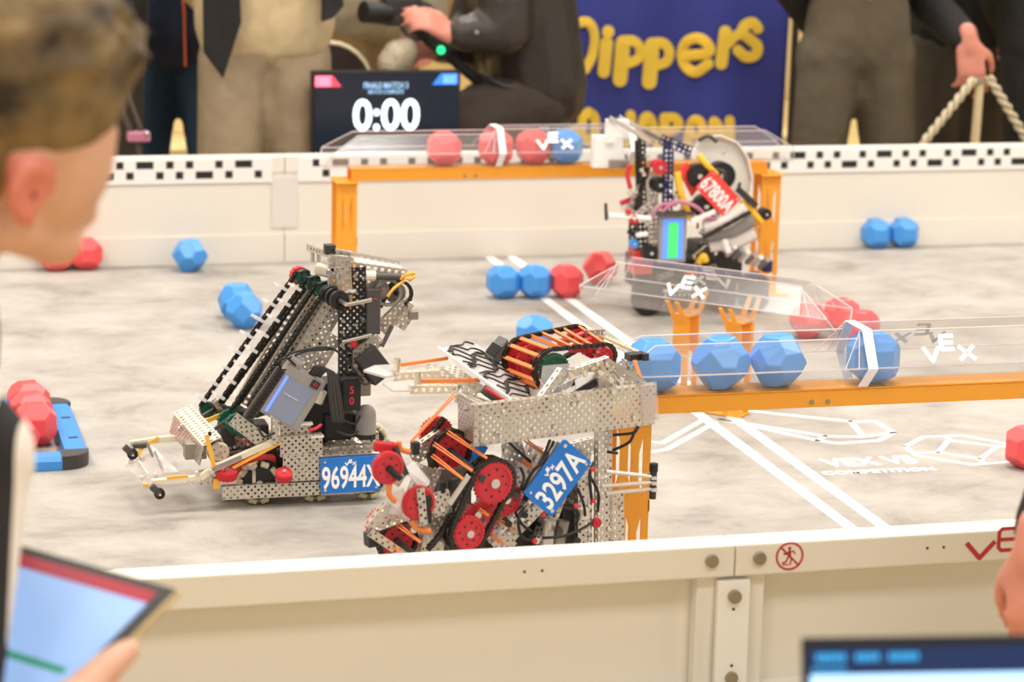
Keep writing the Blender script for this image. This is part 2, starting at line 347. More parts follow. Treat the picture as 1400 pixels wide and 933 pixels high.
mb = MB(); text(mb, 'COMPETITION', C2+Vector((0, 0, .0006)), u, v, Vector((0, 0, 1)), .032, 1.12, .0008); mb.build('printed_lettering', 'tape', FF)
# ================================================================== goals
# profile of the clear channel: (across, height above its floor)
PROF = [(.030, 0), (.066, .036), (.066, .042), (.030, .093)]
def goal(name, loc, ang, half, zb, label, roof, bar=True, slope=.045):
    root = empty(name, loc, label, 'goal'); R = Matrix.Translation(Vector(loc)) @ Matrix.Rotation(ang, 4, 'Z')
    def bd(mb, nm, mt, par=root, **k): mb.v = [R @ v for v in mb.v]; return mb.build(nm, mt, par, **k)
    T = .0025
    def sheet(a0, a1, b0, b1, x0a, x1a, x0b, x1b, nm='side_panel', mt='acrylic'):
        n = Vector((0, b1-a1, -(b0-a0))).normalized()*T
        return bd(MB().prism([(x0a, a0, a1), (x1a, a0, a1), (x1b, b0, b1), (x0b, b0, b1)], n), nm, mt)
    if bar:
        bd(MB().box(-half+.07, half-.07, -.030, .030, zb-.003, zb).box(-half+.07, half-.07, -.030, -.027, zb-.031, zb-.0035).box(-half+.07, half-.07, .027, .030, zb-.031, zb-.0035), 'support_bar', 'goal_orange', bevel=.0008)
        for x in (-half*.42, -half*.42+.028, half*.42): bd(MB().cyl((x, -.0305, zb-.022), (x, -.032, zb-.022), .004, seg=10), 'rivet', 'bolt')
    bd(MB().box(-half, half, -.0295, .0295, zb, zb+.0025), 'channel_floor', 'acrylic')
    for s in (-1, 1):
        sheet(s*.030, zb+.0025, s*.066, zb+.040, -half, half, -half+.012, half-.012)
        e = bd(MB().bar((-half+.012, s*.0665, zb+.040), (half-.012, s*.0665, zb+.040), .0022, .0022), 'panel_edge', 'acrylic_edge')
        for k in (-1, 1):              # lower roof wings toward both ends
            xa, xb = k*(half-.012), k*roof; xs = k*(half-.012-slope*1.6)
            sheet(s*.0665, zb+.041, s*.036, zb+.084, min(xa, xb), max(xa, xb), min(xs, xb), max(xs, xb), 'roof_panel')
            bd(MB().tube([(xa, s*.0665, zb+.041), (xs, s*.036, zb+.084), (xb, s*.036, zb+.084)], .0013, 5), 'panel_edge', 'acrylic_edge')
            bd(MB().tube([(k*half, s*.0305, zb+.003), (k*(half-.012), s*.0665, zb+.040)], .0014, 5), 'panel_edge', 'acrylic_edge')
        sheet(s*.0695, zb+.040, s*.034, zb+.094, -roof-.012, roof+.012, -roof, roof, 'roof_panel')
        for k in (-1, 1):
            bd(MB().tube([(k*(roof+.012), s*.0695, zb+.040), (k*roof, s*.034, zb+.094)], .0012, 5), 'panel_edge', 'acrylic_edge')
            bd(MB().tube([(k*(roof+.035), s*.0675, zb+.040), (k*roof, s*.034, zb+.094)], .0010, 5), 'panel_edge', 'acrylic_edge')
    bd(MB().box(-roof, roof, -.034, .034, zb+.094, zb+.0965), 'roof_top', 'acrylic')
    for s in (-1, 1):
        bd(MB().tube([(-roof, s*.034, zb+.0955), (roof, s*.034, zb+.0955)], .0013, 5), 'panel_edge', 'acrylic_edge')
    # white logo on both slopes of the roof
    sl = Vector((0, .0355, .054)).normalized()
    for s in (-1, 1):
        vv = Vector((0, -s*sl.y, sl.z)); uu = Vector((-s, 0, 0)); nn = Vector((0, s*sl.z, sl.y)); h_ = .033
        O = Vector((-.036, s*.066, zb+.0475))+nn*.0032-uu*(1.37*h_)
        bd(MB().strokes(VEXL(h_), O, uu, vv, nn, .0075, .0005, cap=1), 'logo', 'white_print')
    return root, bd
def bands(bd, zb, xs):
    for x in xs:
        mb = MB(); wv = .0085; pts = [(-.0315, .002), (-.0715, .040), (-.0365, .0975), (.0365, .0975), (.0715, .040), (.0315, .002)]
        for (a, b_), (c_, d_) in zip(pts[:-1], pts[1:]):
            n = Vector((0, -(d_-b_), c_-a)).normalized()*.0012
            mb.prism([(x-wv, a, zb+b_), (x+wv, a, zb+b_), (x+wv, c_, zb+d_), (x-wv, c_, zb+d_)], n)
        bd(mb, 'white_band', 'white_print')
def legs(bd, half, zb):
    for k in (-1, 1):
        x = k*(half-.058); t = .003; zt_ = zb-.034
        for y in (-.032, .032):         # slotted sheet uprights, three strips each with tapering cut-outs
            lg = MB()
            for x0, x1 in ((-.026, -.012), (-.0045, .0065), (.0135, .026)): lg.box(x+x0, x+x1, y-t/2, y+t/2, .004, zt_)
            for z0, z1 in ((.004, .022), (.155, .185), (zt_-.03, zt_)): lg.box(x-.012, x-.0045, y-t/2, y+t/2, z0, z1).box(x+.0065, x+.0135, y-t/2, y+t/2, z0, z1)
            for z0, z1 in ((.022, .05), (.155, .125), (.185, .215), (zt_-.03, zt_-.06)):
                for xa, xb in ((-.012, -.0045), (.0135, .0065)): lg.prism([(x+xa, y-t/2, z0), (x+xb, y-t/2, z0), (x+xb, y-t/2, z1)], (0, t, 0))
            bd(lg, 'leg', 'goal_orange')
        bd(MB().box(x-k*.026-t/2, x-k*.026+t/2, -.0335, .0335, .16, .18), 'leg_brace', 'goal_orange')
        bd(MB().box(x-.05, x+.05, -.06, .06, .0012, .004), 'foot', 'goal_orange', bevel=.0008)
        bd(MB().box(x-.03, x+.03, -.05, .05, zb-.034, zb-.0312), 'leg_cap', 'goal_orange', bevel=.0008)
ZB = .353
ZL = .353
rt_, bd = goal('long_goal', (0, -1.19, 0), 0, .62, ZB, 'long clear goal on orange legs holding only blue blocks', .185); bands(bd, ZB, (-.173, .173)); legs(bd, .62, ZB)
rt_, bd = goal('long_goal', (0, 1.19, 0), 0, .62, ZB, 'long clear goal on orange legs holding red blocks and one blue', .185); bands(bd, ZB, (-.173, .173)); legs(bd, .62, ZB)
ZC = .209
rt_, bd = goal('center_goal', (0, 0, 0), -pi/4, .30, ZC, 'short clear goal on orange forks in the field centre', .215, bar=False, slope=.04)
for x in (-.062, .062):
    for s in (-1, 1):                  # forked orange uprights
        fk = MB(); y = s*.022
        fk.prism([(x-.019, y, .003), (x-.006, y, .003), (x-.006, y, .12), (x+.006, y, .12), (x+.006, y, .003), (x+.019, y, .003), (x+.019, y, ZC-.02), (x+.019, s*.036, ZC+.001), (x-.019, s*.036, ZC+.001), (x-.019, y, ZC-.02)], (0, s*.003, 0))
        f = bd(fk, 'upright', 'goal_orange')
        for dx in (-.011, .011): bd(MB().prism([(x+dx-.006, s*.0375, ZC-.004), (x+dx+.006, s*.0375, ZC-.004), (x+dx+.004, s*.072, ZC+.036), (x+dx-.004, s*.072, ZC+.036)], (0, s*.002, -.002)), 'fork_prong', 'goal_orange')
    bd(MB().box(x-.019, x+.019, -.036, .036, ZC-.006, ZC-.001), 'cross_plate', 'goal_orange')
bd(MB().box(-.085, .085, -.026, .026, .0012, .004), 'base_plate', 'goal_orange', bevel=.0008)
# ================================================================== blocks
def block_mesh(name, mt):
    a = .0413; e = a*(sqrt(2)-1); d = a/sqrt(2); bm = bmesh.new(); pts = set()
    for ax in range(3):
        for s in (-1, 1):
            for p in (-1, 1):
                for q in (-1, 1):
                    v = [p*e, q*e]; v.insert(ax, s*a); pts.add(tuple(v))
    for x in (-d, d):
        for y in (-d, d):
            for z in (-d, d): pts.add((x, y, z))
    for p in pts: bm.verts.new(p)
    bmesh.ops.convex_hull(bm, input=bm.verts); bmesh.ops.dissolve_limit(bm, angle_limit=.02, verts=bm.verts, edges=bm.edges)
    bmesh.ops.bevel(bm, geom=list(bm.edges), offset=.0022, segments=2, affect='EDGES', profile=.5)
    me = bpy.data.meshes.new(name); bm.to_mesh(me); bm.free(); me.materials.append(MATS[mt]); return me
BR, BB = block_mesh('red_block', 'block_red'), block_mesh('blue_block', 'block_blue')
HB = .0414
from mathutils import Euler
def block(col, pos, label, group, rz=0., tilt=0):
    me = BR if col == 'r' else BB; o = bpy.data.objects.new(me.name, me); COL.objects.link(o)
    # tilt 0: square face down; 1: hexagon face down
    M_ = Matrix.Rotation(rz, 3, 'Z') @ (Matrix.Rotation(pi/4, 3, 'X') if tilt else Matrix.Identity(3)); o.rotation_euler = M_.to_euler(); o.location = pos
    return tag(o, label, 'block', group)
def on_floor(px, py_mid):          # pixel of a block's middle -> place on the mat
    return PZ(px, py_mid, HB+.0012)
gR, gB = 'red plastic blocks', 'blue plastic blocks'
block('b', on_floor(259.5, 349), 'lone blue block against the far field wall', gB, .6, 1)
block('b', on_floor(323, 411), 'blue block half behind another on the mat beside the number 96944X robot', gB, .2, 1)
block('b', on_floor(334, 424), 'blue block in front of another on the mat beside the number 96944X robot', gB, 1.3, 1)
block('b', on_floor(688, 385), 'blue block at the free end of the row crossing the white tape lines', gB, .1, 0)
block('b', on_floor(731, 384.5), 'blue block touching a red one in the row crossing the white tape lines', gB, .2, 0)
block('r', on_floor(774.5, 384), 'red block touching a blue one in the row crossing the white tape lines', gR, .15, 0)
block('r', on_floor(821, 366), 'red block resting against the base of the red plated robot', gR, .5, 1)
block('b', on_floor(731, 456), 'blue block on the mat behind the number 3297A robot', gB, .35, 0)
block('b', on_floor(1197, 319), 'blue block of the pair at the far wall, nearer the red plated robot', gB, .0, 0)
block('b', on_floor(1235, 318), 'blue block of the pair at the far wall, further from the red plated robot', gB, .1, 0)
block('r', on_floor(76, 348), 'red block of the pair at the far wall, nearer the referee', gR, .1, 0)
block('r', on_floor(118, 346.5), 'red block of the pair at the far wall, further from the referee', gR, .0, 0)
block('r', on_floor(1106, 438), 'red block of three by the center goal, seen through its clear end', gR, .7, 1)
block('r', on_floor(1151, 431), 'red block in the middle of three by the center goal', gR, .2, 0)
block('r', on_floor(1178, 448), 'red block of three by the center goal, closest to the long goal of blue blocks', gR, .9, 0)
block('r', on_floor(1404, 611), 'red block on the printed block outlines of the mat', gR, .3, 0)
def in_goal(px, py, Y, dz=0): p = PY(px, py, Y); return Vector((p.x, Y, ZB+.0025+HB+.0006+dz))
block('b', in_goal(893, 513, -1.19), 'blue block at the goal mouth touching the number 3297A robot', gB, 0, 0)
block('b', in_goal(985, 508, -1.19), 'second blue block from the number 3297A robot inside the clear goal', gB, .78, 1)
block('b', in_goal(1062, 506, -1.19), 'third blue block from the number 3297A robot inside the clear goal', gB, .35, 1)
block('b', in_goal(1193, 501, -1.19), 'blue block under the white band of the clear goal', gB, .05, 0)
block('r', in_goal(607, 206, 1.19), 'red block alone under the lower roof of the far clear goal', gR, .0, 0)
block('r', in_goal(678, 204, 1.19), 'red block under the white band of the far clear goal', gR, .3, 0)
block('r', in_goal(729, 204, 1.19), 'red block beside the blue one in the far clear goal', gR, .2, 0)
block('b', in_goal(773, 202, 1.19), 'only blue block in the far clear goal', gB, .1, 0)
# ---- blue parking frame on the mat with four red blocks
mat('park_blue', '3a8fdc', .4); mat('park_corner', '3d3a3a', .5)
pz = empty('parking_frame', (-1.57, 0, 0), 'low blue plastic parking frame with black corners on the mat', 'frame')
X0, X1, Yh, hh, ww = -1.775, -1.337, .24, .026, .045
def ramp(ax, s):                   # low ramp strip
    mb = MB()
    if ax == 'y': pr_ = [(-ww, .001), (0, .001), (0, hh*.7), (-.008, hh), (-ww, hh)]; mb.prism([(X0, s*(Yh+a), z) for a, z in pr_], (X1-.055-X0, 0, 0))
    else: pr_ = [(-ww, .001), (0, .001), (0, hh*.7), (-.008, hh), (-ww, hh)]; mb.prism([(X1+a, -Yh+.055, z) for a, z in pr_], (0, 2*Yh-.11, 0))
    return mb
ramp('y', 1).build('frame_bar', 'park_blue', pz); ramp('y', -1).build('frame_bar', 'park_blue', pz); fb = ramp('x', 1).build('frame_bar', 'park_blue', pz)
for y in (-.1, .06): MB().box(X1-.03, X1-.012, y, y+.012, hh, hh+.0004).build('screw_slot', 'black', fb)
for s in (-1, 1):
    out = [(X1-.055, s*(Yh-ww)), (X1-ww, s*(Yh-ww)), (X1-ww, s*(Yh-.055)), (X1, s*(Yh-.055))]
    for k in range(7): a = pi/2*k/6; out.append((X1-.05+.05*cos(a), s*(Yh-.05+.05*sin(a))))
    out.append((X1-.055, s*Yh)); MB().prism([(x, y, .001) for x, y in out], (0, 0, hh+.0005)).build('corner', 'park_corner', pz)
gp = 'red blocks inside the parking frame'
block('r', on_floor(39, 549), 'red block furthest back of four heaped in the blue parking frame', gp, .2, 0)
block('r', on_floor(42.5, 564) + Vector((0, 0, 0)), 'second red block in the row inside the blue parking frame', gp, .1, 0)
block('r', on_floor(48, 579.5) , 'red block at the end of the row inside the blue parking frame', gp, 0, 0)
block('r', on_floor(20, 596.5), 'red block turned aslant beside the row in the blue parking frame', gp, .75, 1)
# ================================================================== robot toolkit
HI = .0127
class Bot:
    def __init__(s, name, loc, label, plane): s.root = empty(name, loc, label, 'robot'); s.P = plane; s.n = -plane.n; s.scr = MB()
    def pt(s, p): return s.P(*p) if not isinstance(p, Vector) else p
    def chan(s, A, B, w=2, fl=1, n=None, mt='alu', name='channel', stag=True, flanges=(1, 1), screws=0):
        A, B = s.pt(A), s.pt(B); n = Vector(n) if n is not None else s.n; L = (B-A).length; u, n, v = basis(B-A, n); W = w*HI; mb = MB()
        if stag: nu = max(2, round(L/(HI/2))); nv = w*2; mb.perf(A-v*W/2, u, v, n, nu, nv, L/nu, W/nv, stag=True, hole=.30)
        else: nu = max(1, round(L/HI)); mb.perf(A-v*W/2, u, v, n, nu, w, L/nu, HI, hole=.25)
        if fl:
            nu = max(1, round(L/HI))
            for sg, on in ((1, flanges[0]), (-1, flanges[1])):
                if on: mb.perf(A+v*(sg*W/2)-n*.0, u, -n, v*sg, nu, fl, L/nu, HI, hole=.2)
        for k in range(screws):
            t = random.uniform(.08, .92); s.screw(A+u*(L*t)+v*(random.choice((-.25, .25))*W)+n*.001, n)
        return mb.build(name, mt, s.root)
    def screw(s, p, n, r=.0042):
        n = n.normalized(); s.scr.cyl(p, p+n*.0035, r, r*.8, 8)
    def bar(s, A, B, w, h, mt, name, hint=None, bevel=0):
        A, B = s.pt(A), s.pt(B); return MB().bar(A, B, w, h, hint or s.n, 0).build(name, mt, s.root, bevel=bevel)
    def rod(s, A, B, r, mt, name='shaft', seg=10): return MB().cyl(s.pt(A), s.pt(B), r, seg=seg).build(name, mt, s.root, smooth=False)
    def cable(s, pts, r=.0022, mt='black', name='cable', flat=1., curve=True):
        P = [s.pt(p) for p in pts]
        if curve and len(P) > 2:       # catmull-rom
            Q = []
            for i in range(len(P)-1):
                a, b, c, d = P[max(i-1, 0)], P[i], P[i+1], P[min(i+2, len(P)-1)]
                for k in range(6):
                    t = k/6; Q.append(.5*((2*b)+(c-a)*t+(2*a-5*b+4*c-d)*t*t+(3*b-a-3*c+d)*t**3))
            Q.append(P[-1]); P = Q
        return MB().tube(P, r, 6, flat=flat).build(name, mt, s.root, smooth=True)
    def band(s, A, B, r=.0017, mt='orange_band'):
        A, B = s.pt(A), s.pt(B); mb = MB(); d = basis(B-A, s.n)[2]*r*1.3
        mb.cyl(A+d, B+d*.4, r*.8, seg=6).cyl(A-d, B-d*.4, r*.8, seg=6); return mb.build('rubber_band', mt, s.root)
    def quad(s, pts, th, mt, name, bevel=0):
        P = [s.pt(p) for p in pts]; n = (P[1]-P[0]).cross(P[2]-P[0]).normalized(); n = n if n.dot(CAM-P[0]) > 0 else -n
        return MB().prism(P, -n*th).build(name, mt, s.root, bevel=bevel)
    def box(s, C, u, v, w, h, d, mt, name, bevel=.0015, parent=None):
        """box whose front face is centred at C with edges u (w) and v (h), depth d going back"""
        C = s.pt(C); u = u.normalized(); v = (v-u*v.dot(u)).normalized(); n = u.cross(v); n = n if n.dot(CAM-C) > 0 else -n
        a, b = u*w/2, v*h/2; q = [C-a-b, C+a-b, C+a+b, C-a+b]; return MB().hexa([p-n*d for p in q]+q).build(name, mt, parent or s.root, bevel=bevel), (C, u, v, n)
    def gear(s, C, r, th=.010, mt='redgear', ax=None, teeth=30, name='gear', holes=8, bore='steel', toothed=True):
        C = s.pt(C); ax = Vector(ax).normalized() if ax is not None else s.n; d, n, v = basis(ax); mb = MB(); out = []
        for i in range(teeth*4):
            a = 2*pi*i/(teeth*4); R = r*(1.0 if i % 4 < 2 else .93) if toothed else r; out.append(C+n*(R*cos(a))+v*(R*sin(a))-d*th/2)
        mb.prism(out, d*th); g = mb.build(name, mt, s.root)
        MB().ring(C+d*(th/2+.0005), d, r*.86, r*.78, .002, 28).build('rim', mt, g)
        hb = MB().cyl(C+d*th/2, C+d*(th/2+.005), r*.22, seg=14); hb.build('hub', bore, g)
        hm = MB()
        for k in range(holes):
            a = 2*pi*k/holes+.2; R = r*(.5 if k % 2 else .62); p = C+n*(R*cos(a))+v*(R*sin(a))+d*(th/2-.001); hm.cyl(p, p+d*.0016, r*.055+.0004, seg=8)
        if holes: hm.build('bolt_holes', 'dark', g)['kind'] = 'stuff'
        return g
    def chain(s, pts, closed=False, w=.0065, mt='chain', pitch=.0062, side=None, name='chain'):
        P = [s.pt(p) for p in pts]; side = Vector(side).normalized() if side is not None else s.n; mb = MB()
        if closed: P = P+[P[0]]
        seg = []; 
        for a, b in zip(P[:-1], P[1:]):
            L = (b-a).length; k = max(1, round(L/pitch))
            for i in range(k): seg.append((a+(b-a)*(i/k), a+(b-a)*((i+1)/k)))
        for i, (a, b) in enumerate(seg):
            d, n, v = basis(b-a, side); c = (a+b)/2; L = (b-a)*.62; ww = w*(1.25 if i % 2 else .85)
            for sg in (-1, 1): mb.bar(c-L+n*(sg*ww/2), c+L+n*(sg*ww/2), .0062, .0014, n)
            mb.cyl(c-n*ww/2, c+n*ww/2, .0024, seg=6)
        o = mb.build(name, mt, s.root); o['kind'] = 'stuff'; return o
    def arc(s, C, r, a0, a1, ax=None, k=10, off=0.):
        C = s.pt(C); ax = Vector(ax).normalized() if ax is not None else s.n
        # angles in the picture's sense: 0 = right, 90 = up, seen from the front
        u = (RT-ax*RT.dot(ax)).normalized(); v = ax.cross(u); v = v if v.dot(UP) > 0 else -v
        return [C+ax*off+u*(r*cos(radians(a0+(a1-a0)*i/k)))+v*(r*sin(radians(a0+(a1-a0)*i/k))) for i in range(k+1)]
    def plate(s, c, txt, mt, size, sx, vex=True, th=.004):
        """number plate from its four pixel corners (top-left, top-right, bottom-right, bottom-left of the writing)"""
        P = [s.pt(q) for q in c]; C = sum(P, Vector())/4; u = ((P[1]-P[0])+(P[2]-P[3])).normalized(); v0 = ((P[0]-P[3])+(P[1]-P[2])); w = ((P[1]-P[0]).length+(P[2]-P[3]).length)/2; h = v0.length/2
        v = (v0-u*v0.dot(u)).normalized(); n = u.cross(v); r = .004; out = []
        for (sx_, sy_, a0) in ((1, 1, 0), (-1, 1, 90), (-1, -1, 180), (1, -1, 270)):
            for k in range(4): a = radians(a0+30*k); out.append(C+u*(sx_*(w/2-r)+r*cos(a))+v*(sy_*(h/2-r)+r*sin(a))-n*th)
        pl = MB().prism(out, n*th).build('number_plate', mt, s.root)
        mb = MB(); text(mb, txt, C-v*(h*.09)+n*.0003, u, v, n, size, sx, size*.02); mb.build('lettering', 'white_print', pl)
        if vex:
            hh_ = h*.11; mb = MB().strokes(VEXL(hh_), C+v*(h*.28)-u*(hh_*1.37), u, v, n, hh_*.3, .0004, cap=1); mb.build('logo', 'white_print', pl)
        for a in (-1, 1):
            for b in (-1, 1): MB().cyl(C+u*(a*(w/2-.008))+v*(b*(h/2-.007)), C+u*(a*(w/2-.008))+v*(b*(h/2-.007))+n*.0015, .0032 if (a+b) else .0022, seg=10).build('screw', 'steel', pl)
        return pl
    def omni(s, C, r=.041, th=.024, ax=None):
        C = s.pt(C); ax = Vector(ax).normalized() if ax is not None else s.n; d, n, v = basis(ax)
        w = MB().cyl(C-d*th/2, C+d*th/2, r*.72, seg=20).build('wheel', 'black', s.root); mb = MB()
        for row in (-1, 1):
            for k in range(10):
                a = 2*pi*(k+.5*(row > 0))/10; e = n*cos(a)+v*sin(a); t = -n*sin(a)+v*cos(a); c = C+e*(r*.84)+d*(row*th*.24)
                mb.cyl(c-t*r*.17, c+t*r*.17, r*.145, seg=8)
        mb.build('rollers', 'cream_rubber', w); MB().cyl(C+d*th/2, C+d*(th/2+.004), .007, seg=10).build('hub', 'steel', w); return w
    def fin(s):
        if s.scr.v: s.scr.build('screws', 'steel', s.root)['kind'] = 'stuff'
# ================================================================== robot with plate 3297A (by the near wall, at the mouth of the blue goal)
b = Bot('competition_robot', (-.85, -1.32, 0), 'silver and red geared robot with blue plate 3297A by the near wall', Plane(-.62, -1.40, radians(14)))
P = b.P; U = P.u; N = P.n; Zv = Vector((0, 0, 1))
# base: two side rails, cross rails and wheels down on the mat (partly below the wall's edge)
def at(u, off, z): return P.o+U*u+N*off+Zv*z
for off in (.0, .05, .27, .32): b.chan(at(-.36, off, .042), at(.03, off, .042), 2, 1, name='base_rail', stag=False)
for u_ in (-.30, -.02): b.chan(at(u_, .005, .068), at(u_, .315, .068), 2, 1, n=(0, 0, 1), name='cross_rail', stag=False)
for u_ in (-.31, -.17, -.03):
    for off in (.026, .296): b.omni(at(u_, off, .042), .041, .022)
for p, q, off in (((716, 677), (690, 760), .04), ((760, 700), (770, 790), .05)): pass
# tall frame: posts from base to deck
for u_, off, z1 in ((-.055, .29, .40),): b.chan(at(u_, off, .06), at(u_, off, z1), 2, 1, name='post', stag=False) if off > .06 else None
b.chan((826, 880, .03), (828, 497, .03), 2, 1, name='post', screws=3)
b.chan((846, 800, .03), (843, 676, .03), 2, 1, name='post', screws=3)
# the big perforated side plate and the turned end
sp = b.chan((648, 583), (896, 553), 5, 1, name='side_plate', screws=9)
b.chan((656, 582, .0), (626, 566, .10), 5, 1, n=-U, name='end_plate', mt='alu', screws=2)
b.quad([(626, 536, .1), (640, 545, .06), (645, 590, .06), (630, 580, .1)], .003, 'polycarb_frost', 'clear_panel'); b.quad([(636, 556, .09), (652, 565, .05), (650, 590, .05), (640, 586, .09)], .003, 'polycarb', 'clear_panel')
b.quad([(876, 525, -.004), (898, 522, -.004), (902, 577, -.004), (880, 580, -.004)], .002, 'polycarb', 'clear_panel')
b.chan((750, 548, .012), (862, 533, .012), 1, 0, n=(0, 0, 1), name='flange_strip', stag=False)
# number plate, writing runs up to the right
b.plate([(716, 677, -.012), (771, 603, -.012), (811, 630, -.012), (755, 707, -.012)], '3297A', 'blueplate', .052, .68)
b.bar((719, 672, .004), (766, 607, .004), .012, .006, 'alu', 'plate_bracket')
# drive gears and chain on the near side
ga, gb_ = (674, 660, -.012), (640, 729, -.012)
b.gear(ga, .0330, .008); b.gear(gb_, .0270, .008)
b.gear((690, 682, .012), .028, .008, name='gear'); b.gear((655, 712, .01), .030, .008)
r1, r2 = .0352, .0292
b.chain(b.arc(ga, r1, -60, 150, k=16)+b.arc(gb_, r2, 150, 330, k=14), closed=True)
b.chain(b.arc((666, 655, .018), .034, -40, 150)+b.arc((630, 724, .018), .029, 150, 320), closed=True)
b.chain([(607, 572, .1), (583, 606, .1), (590, 640, .1), (575, 655, .1)]); b.chain([(622, 700, .0), (601, 732, .0), (585, 752, .0)])
# intake rollers further back
for C, r in (((614, 616, .08), .029), ((541, 739, .06), .028)):
    b.gear(C, r, .008, bore='shaft'); b.chain(b.arc(C, r+.003, -40, 220, k=20, off=.006)); b.gear((C[0]-18, C[1]-22, C[2]+.09), r, .008, bore='shaft')
b.rod((614, 616, .08), (660, 655, -.02), .0055, 'shaft'); b.rod((541, 739, .06), (570, 762, -.02), .0055, 'shaft'); b.rod((600, 600, .16), (614, 616, .08), .0055, 'shaft')
for A, B in (((593, 607, .05), (650, 647, -.01)), ((591, 623, .05), (634, 656, -.01)), ((612, 591, .06), (666, 627, -.01)), ((544, 718, .03), (575, 742, -.02)), ((519, 733, .03), (549, 757, -.02)), ((622, 539, .06), (562, 604, .02)),
             ((655, 697, .0), (668, 705, -.02)), ((676, 708, .02), (703, 724, .0)), ((667, 729, .02), (690, 745, .0)), ((704, 600, .05), (726, 640, .05)), ((716, 600, .05), (748, 624, .03)), ((690, 618, .06), (728, 640, .04))): b.band(A, B)
for A, B in (((533, 660, -.02), (541, 686, -.02)), ((562, 712, -.02), (588, 727, -.02)), ((545, 604, .02), (560, 618, .02))): b.cable([A, ((A[0]+B[0])/2-5, (A[1]+B[1])/2+3, A[2]), B], .0045, 'orange_band', 'rubber_band')
# flank wheels: red toothed gears used as guides
b.gear((530, 640, -.02), .0245, .010, teeth=48, holes=6, bore='black'); b.gear((572, 688, -.02), .0260, .010, teeth=48, holes=6, bore='black')
b.gear((527, 612, .02), .018, .012, ax=(.1, .1, 1), teeth=40, holes=0)
b.rod((530, 640, -.025), (548, 655, -.03), .0048, 'black'); b.bar((540, 612, .0), (556, 650, -.02), .006, .008, 'black', 'lever')
b.quad([(552, 640, -.012), (566, 630, .0), (588, 658, -.012), (586, 664, -.014), (575, 668, -.014)], .003, 'polycarb_frost', 'clear_panel')
b.quad([(525, 678, -.01), (552, 668, -.01), (565, 706, -.015), (560, 716, -.015)], .003, 'polycarb_frost', 'clear_panel')
b.quad([(530, 696, 0), (550, 692, 0), (556, 704, 0), (532, 704, 0)], .003, 'polycarb_frost', 'clear_panel')
b.chan((505, 724, .0), (534, 690, .0), 1, 1, name='brace'); b.chan((506, 728, -.004), (556, 762, -.004), 1, 1, name='brace'); b.chan((541, 664, -.005), (556, 640, -.005), 1, 1, name='brace')
b.bar((505, 728, .02), (506, 747, .02), .012, .02, 'dark', 'end_stop', bevel=.002)
b.chan((563, 628, .09), (606, 598, .09), 2, 1, name='brace', screws=2); b.chan((516, 716, .03), (560, 700, .03), 2, 1, name='brace', screws=4); b.chan((590, 640, .07), (566, 700, .07), 3, 1, name='brace', screws=6)
b.chan((575, 668, -.03), (580, 718, -.03), 1, 1, name='brace'); b.bar((641, 650, -.03), (614, 690, -.03), .008, .004, 'steel', 'lever', bevel=.001)
for q in ((586, 688, -.03), (586, 708, -.03), (622, 664, -.01), (606, 668, .0), (570, 614, .02)): b.box(q, U, Zv, .011, .019, .012, 'black', 'bearing')
b.chan((592, 692, .0), (616, 684, .0), 3, 0, name='gusset_plate', screws=3); b.chan((601, 690, .02), (590, 760, .02), 3, 1, name='brace', screws=4)
b.chan((678, 752, .02), (739, 690, .02), 2, 1, name='brace', screws=5); b.chan((690, 625, .04), (716, 612, .04), 3, 0, name='gusset_plate', screws=2)
b.chan((665, 690, .05), (700, 640, .05), 2, 1, name='brace', screws=3); b.chan((640, 700, .06), (700, 752, .06), 2, 1, name='brace'); b.chan((770, 740, .08), (800, 620, .08), 2, 1, name='brace', screws=3)
b.chan((700, 640, .10), (812, 610, .10), 2, 1, name='brace'); b.chan((560, 740, .1), (640, 700, .1), 2, 1, name='brace', screws=4)
# blue rear plate seen through the frame
b.quad([(641, 600, .17), (668, 612, .17), (640, 660, .15), (614, 645, .15)], .004, 'blueplate', 'rear_number_plate', bevel=.001)
# mechanism in the belly: motors, battery, tank
for q, w_, h_, d_, mt in (((752, 735, .05), .035, .05, .05, 'black'), ((780, 720, .06), .03, .06, .05, 'dark'), ((720, 720, .08), .04, .07, .06, 'dark'), ((790, 655, .07), .03, .06, .05, 'alu_dark'), ((640, 760, .07), .06, .06, .05, 'dark')):
    b.box(q, U, Zv, w_, h_, d_, mt, 'motor', .003)
for q, w_, h_, d_, mt in (((765, 690, .12), .10, .16, .04, 'dark'), ((700, 700, .14), .10, .16, .03, 'alu_dark'), ((610, 700, .15), .09, .14, .03, 'alu_dark'), ((660, 740, .12), .08, .08, .04, 'black')):
    b.box(q, U, Zv, w_, h_, d_, mt, 'gearbox', .004)
for A, B in (((700, 655, .06), (690, 750, .06)), ((780, 640, .05), (740, 745, .05)), ((735, 610, .08), (700, 690, .08)), ((640, 690, .1), (600, 760, .1)), ((800, 640, .04), (800, 750, .04))): b.chan(A, B, 2, 1, name='brace', screws=5)
for q in ((712, 700), (728, 735), (690, 712), (760, 722), (700, 672), (784, 735), (648, 700), (610, 715), (560, 720)): b.rod((q[0], q[1], .05), (q[0]+6, q[1]+5, -.005), .005, random.choice(('black', 'steel', 'shaft', 'dark')), 'spacer')
b.rod((748, 745, .02), (752, 712, .02), .010, 'alu', 'air_tank', 14); b.rod((763, 745, .02), (770, 712, .02), .010, 'alu_dark', 'air_tank', 14); b.box((800, 704, .0), U, Zv, .014, .018, .012, 'cream_metal', 'sensor'); b.gear((815, 715, .0), .008, .006, teeth=12, holes=0, bore='red')
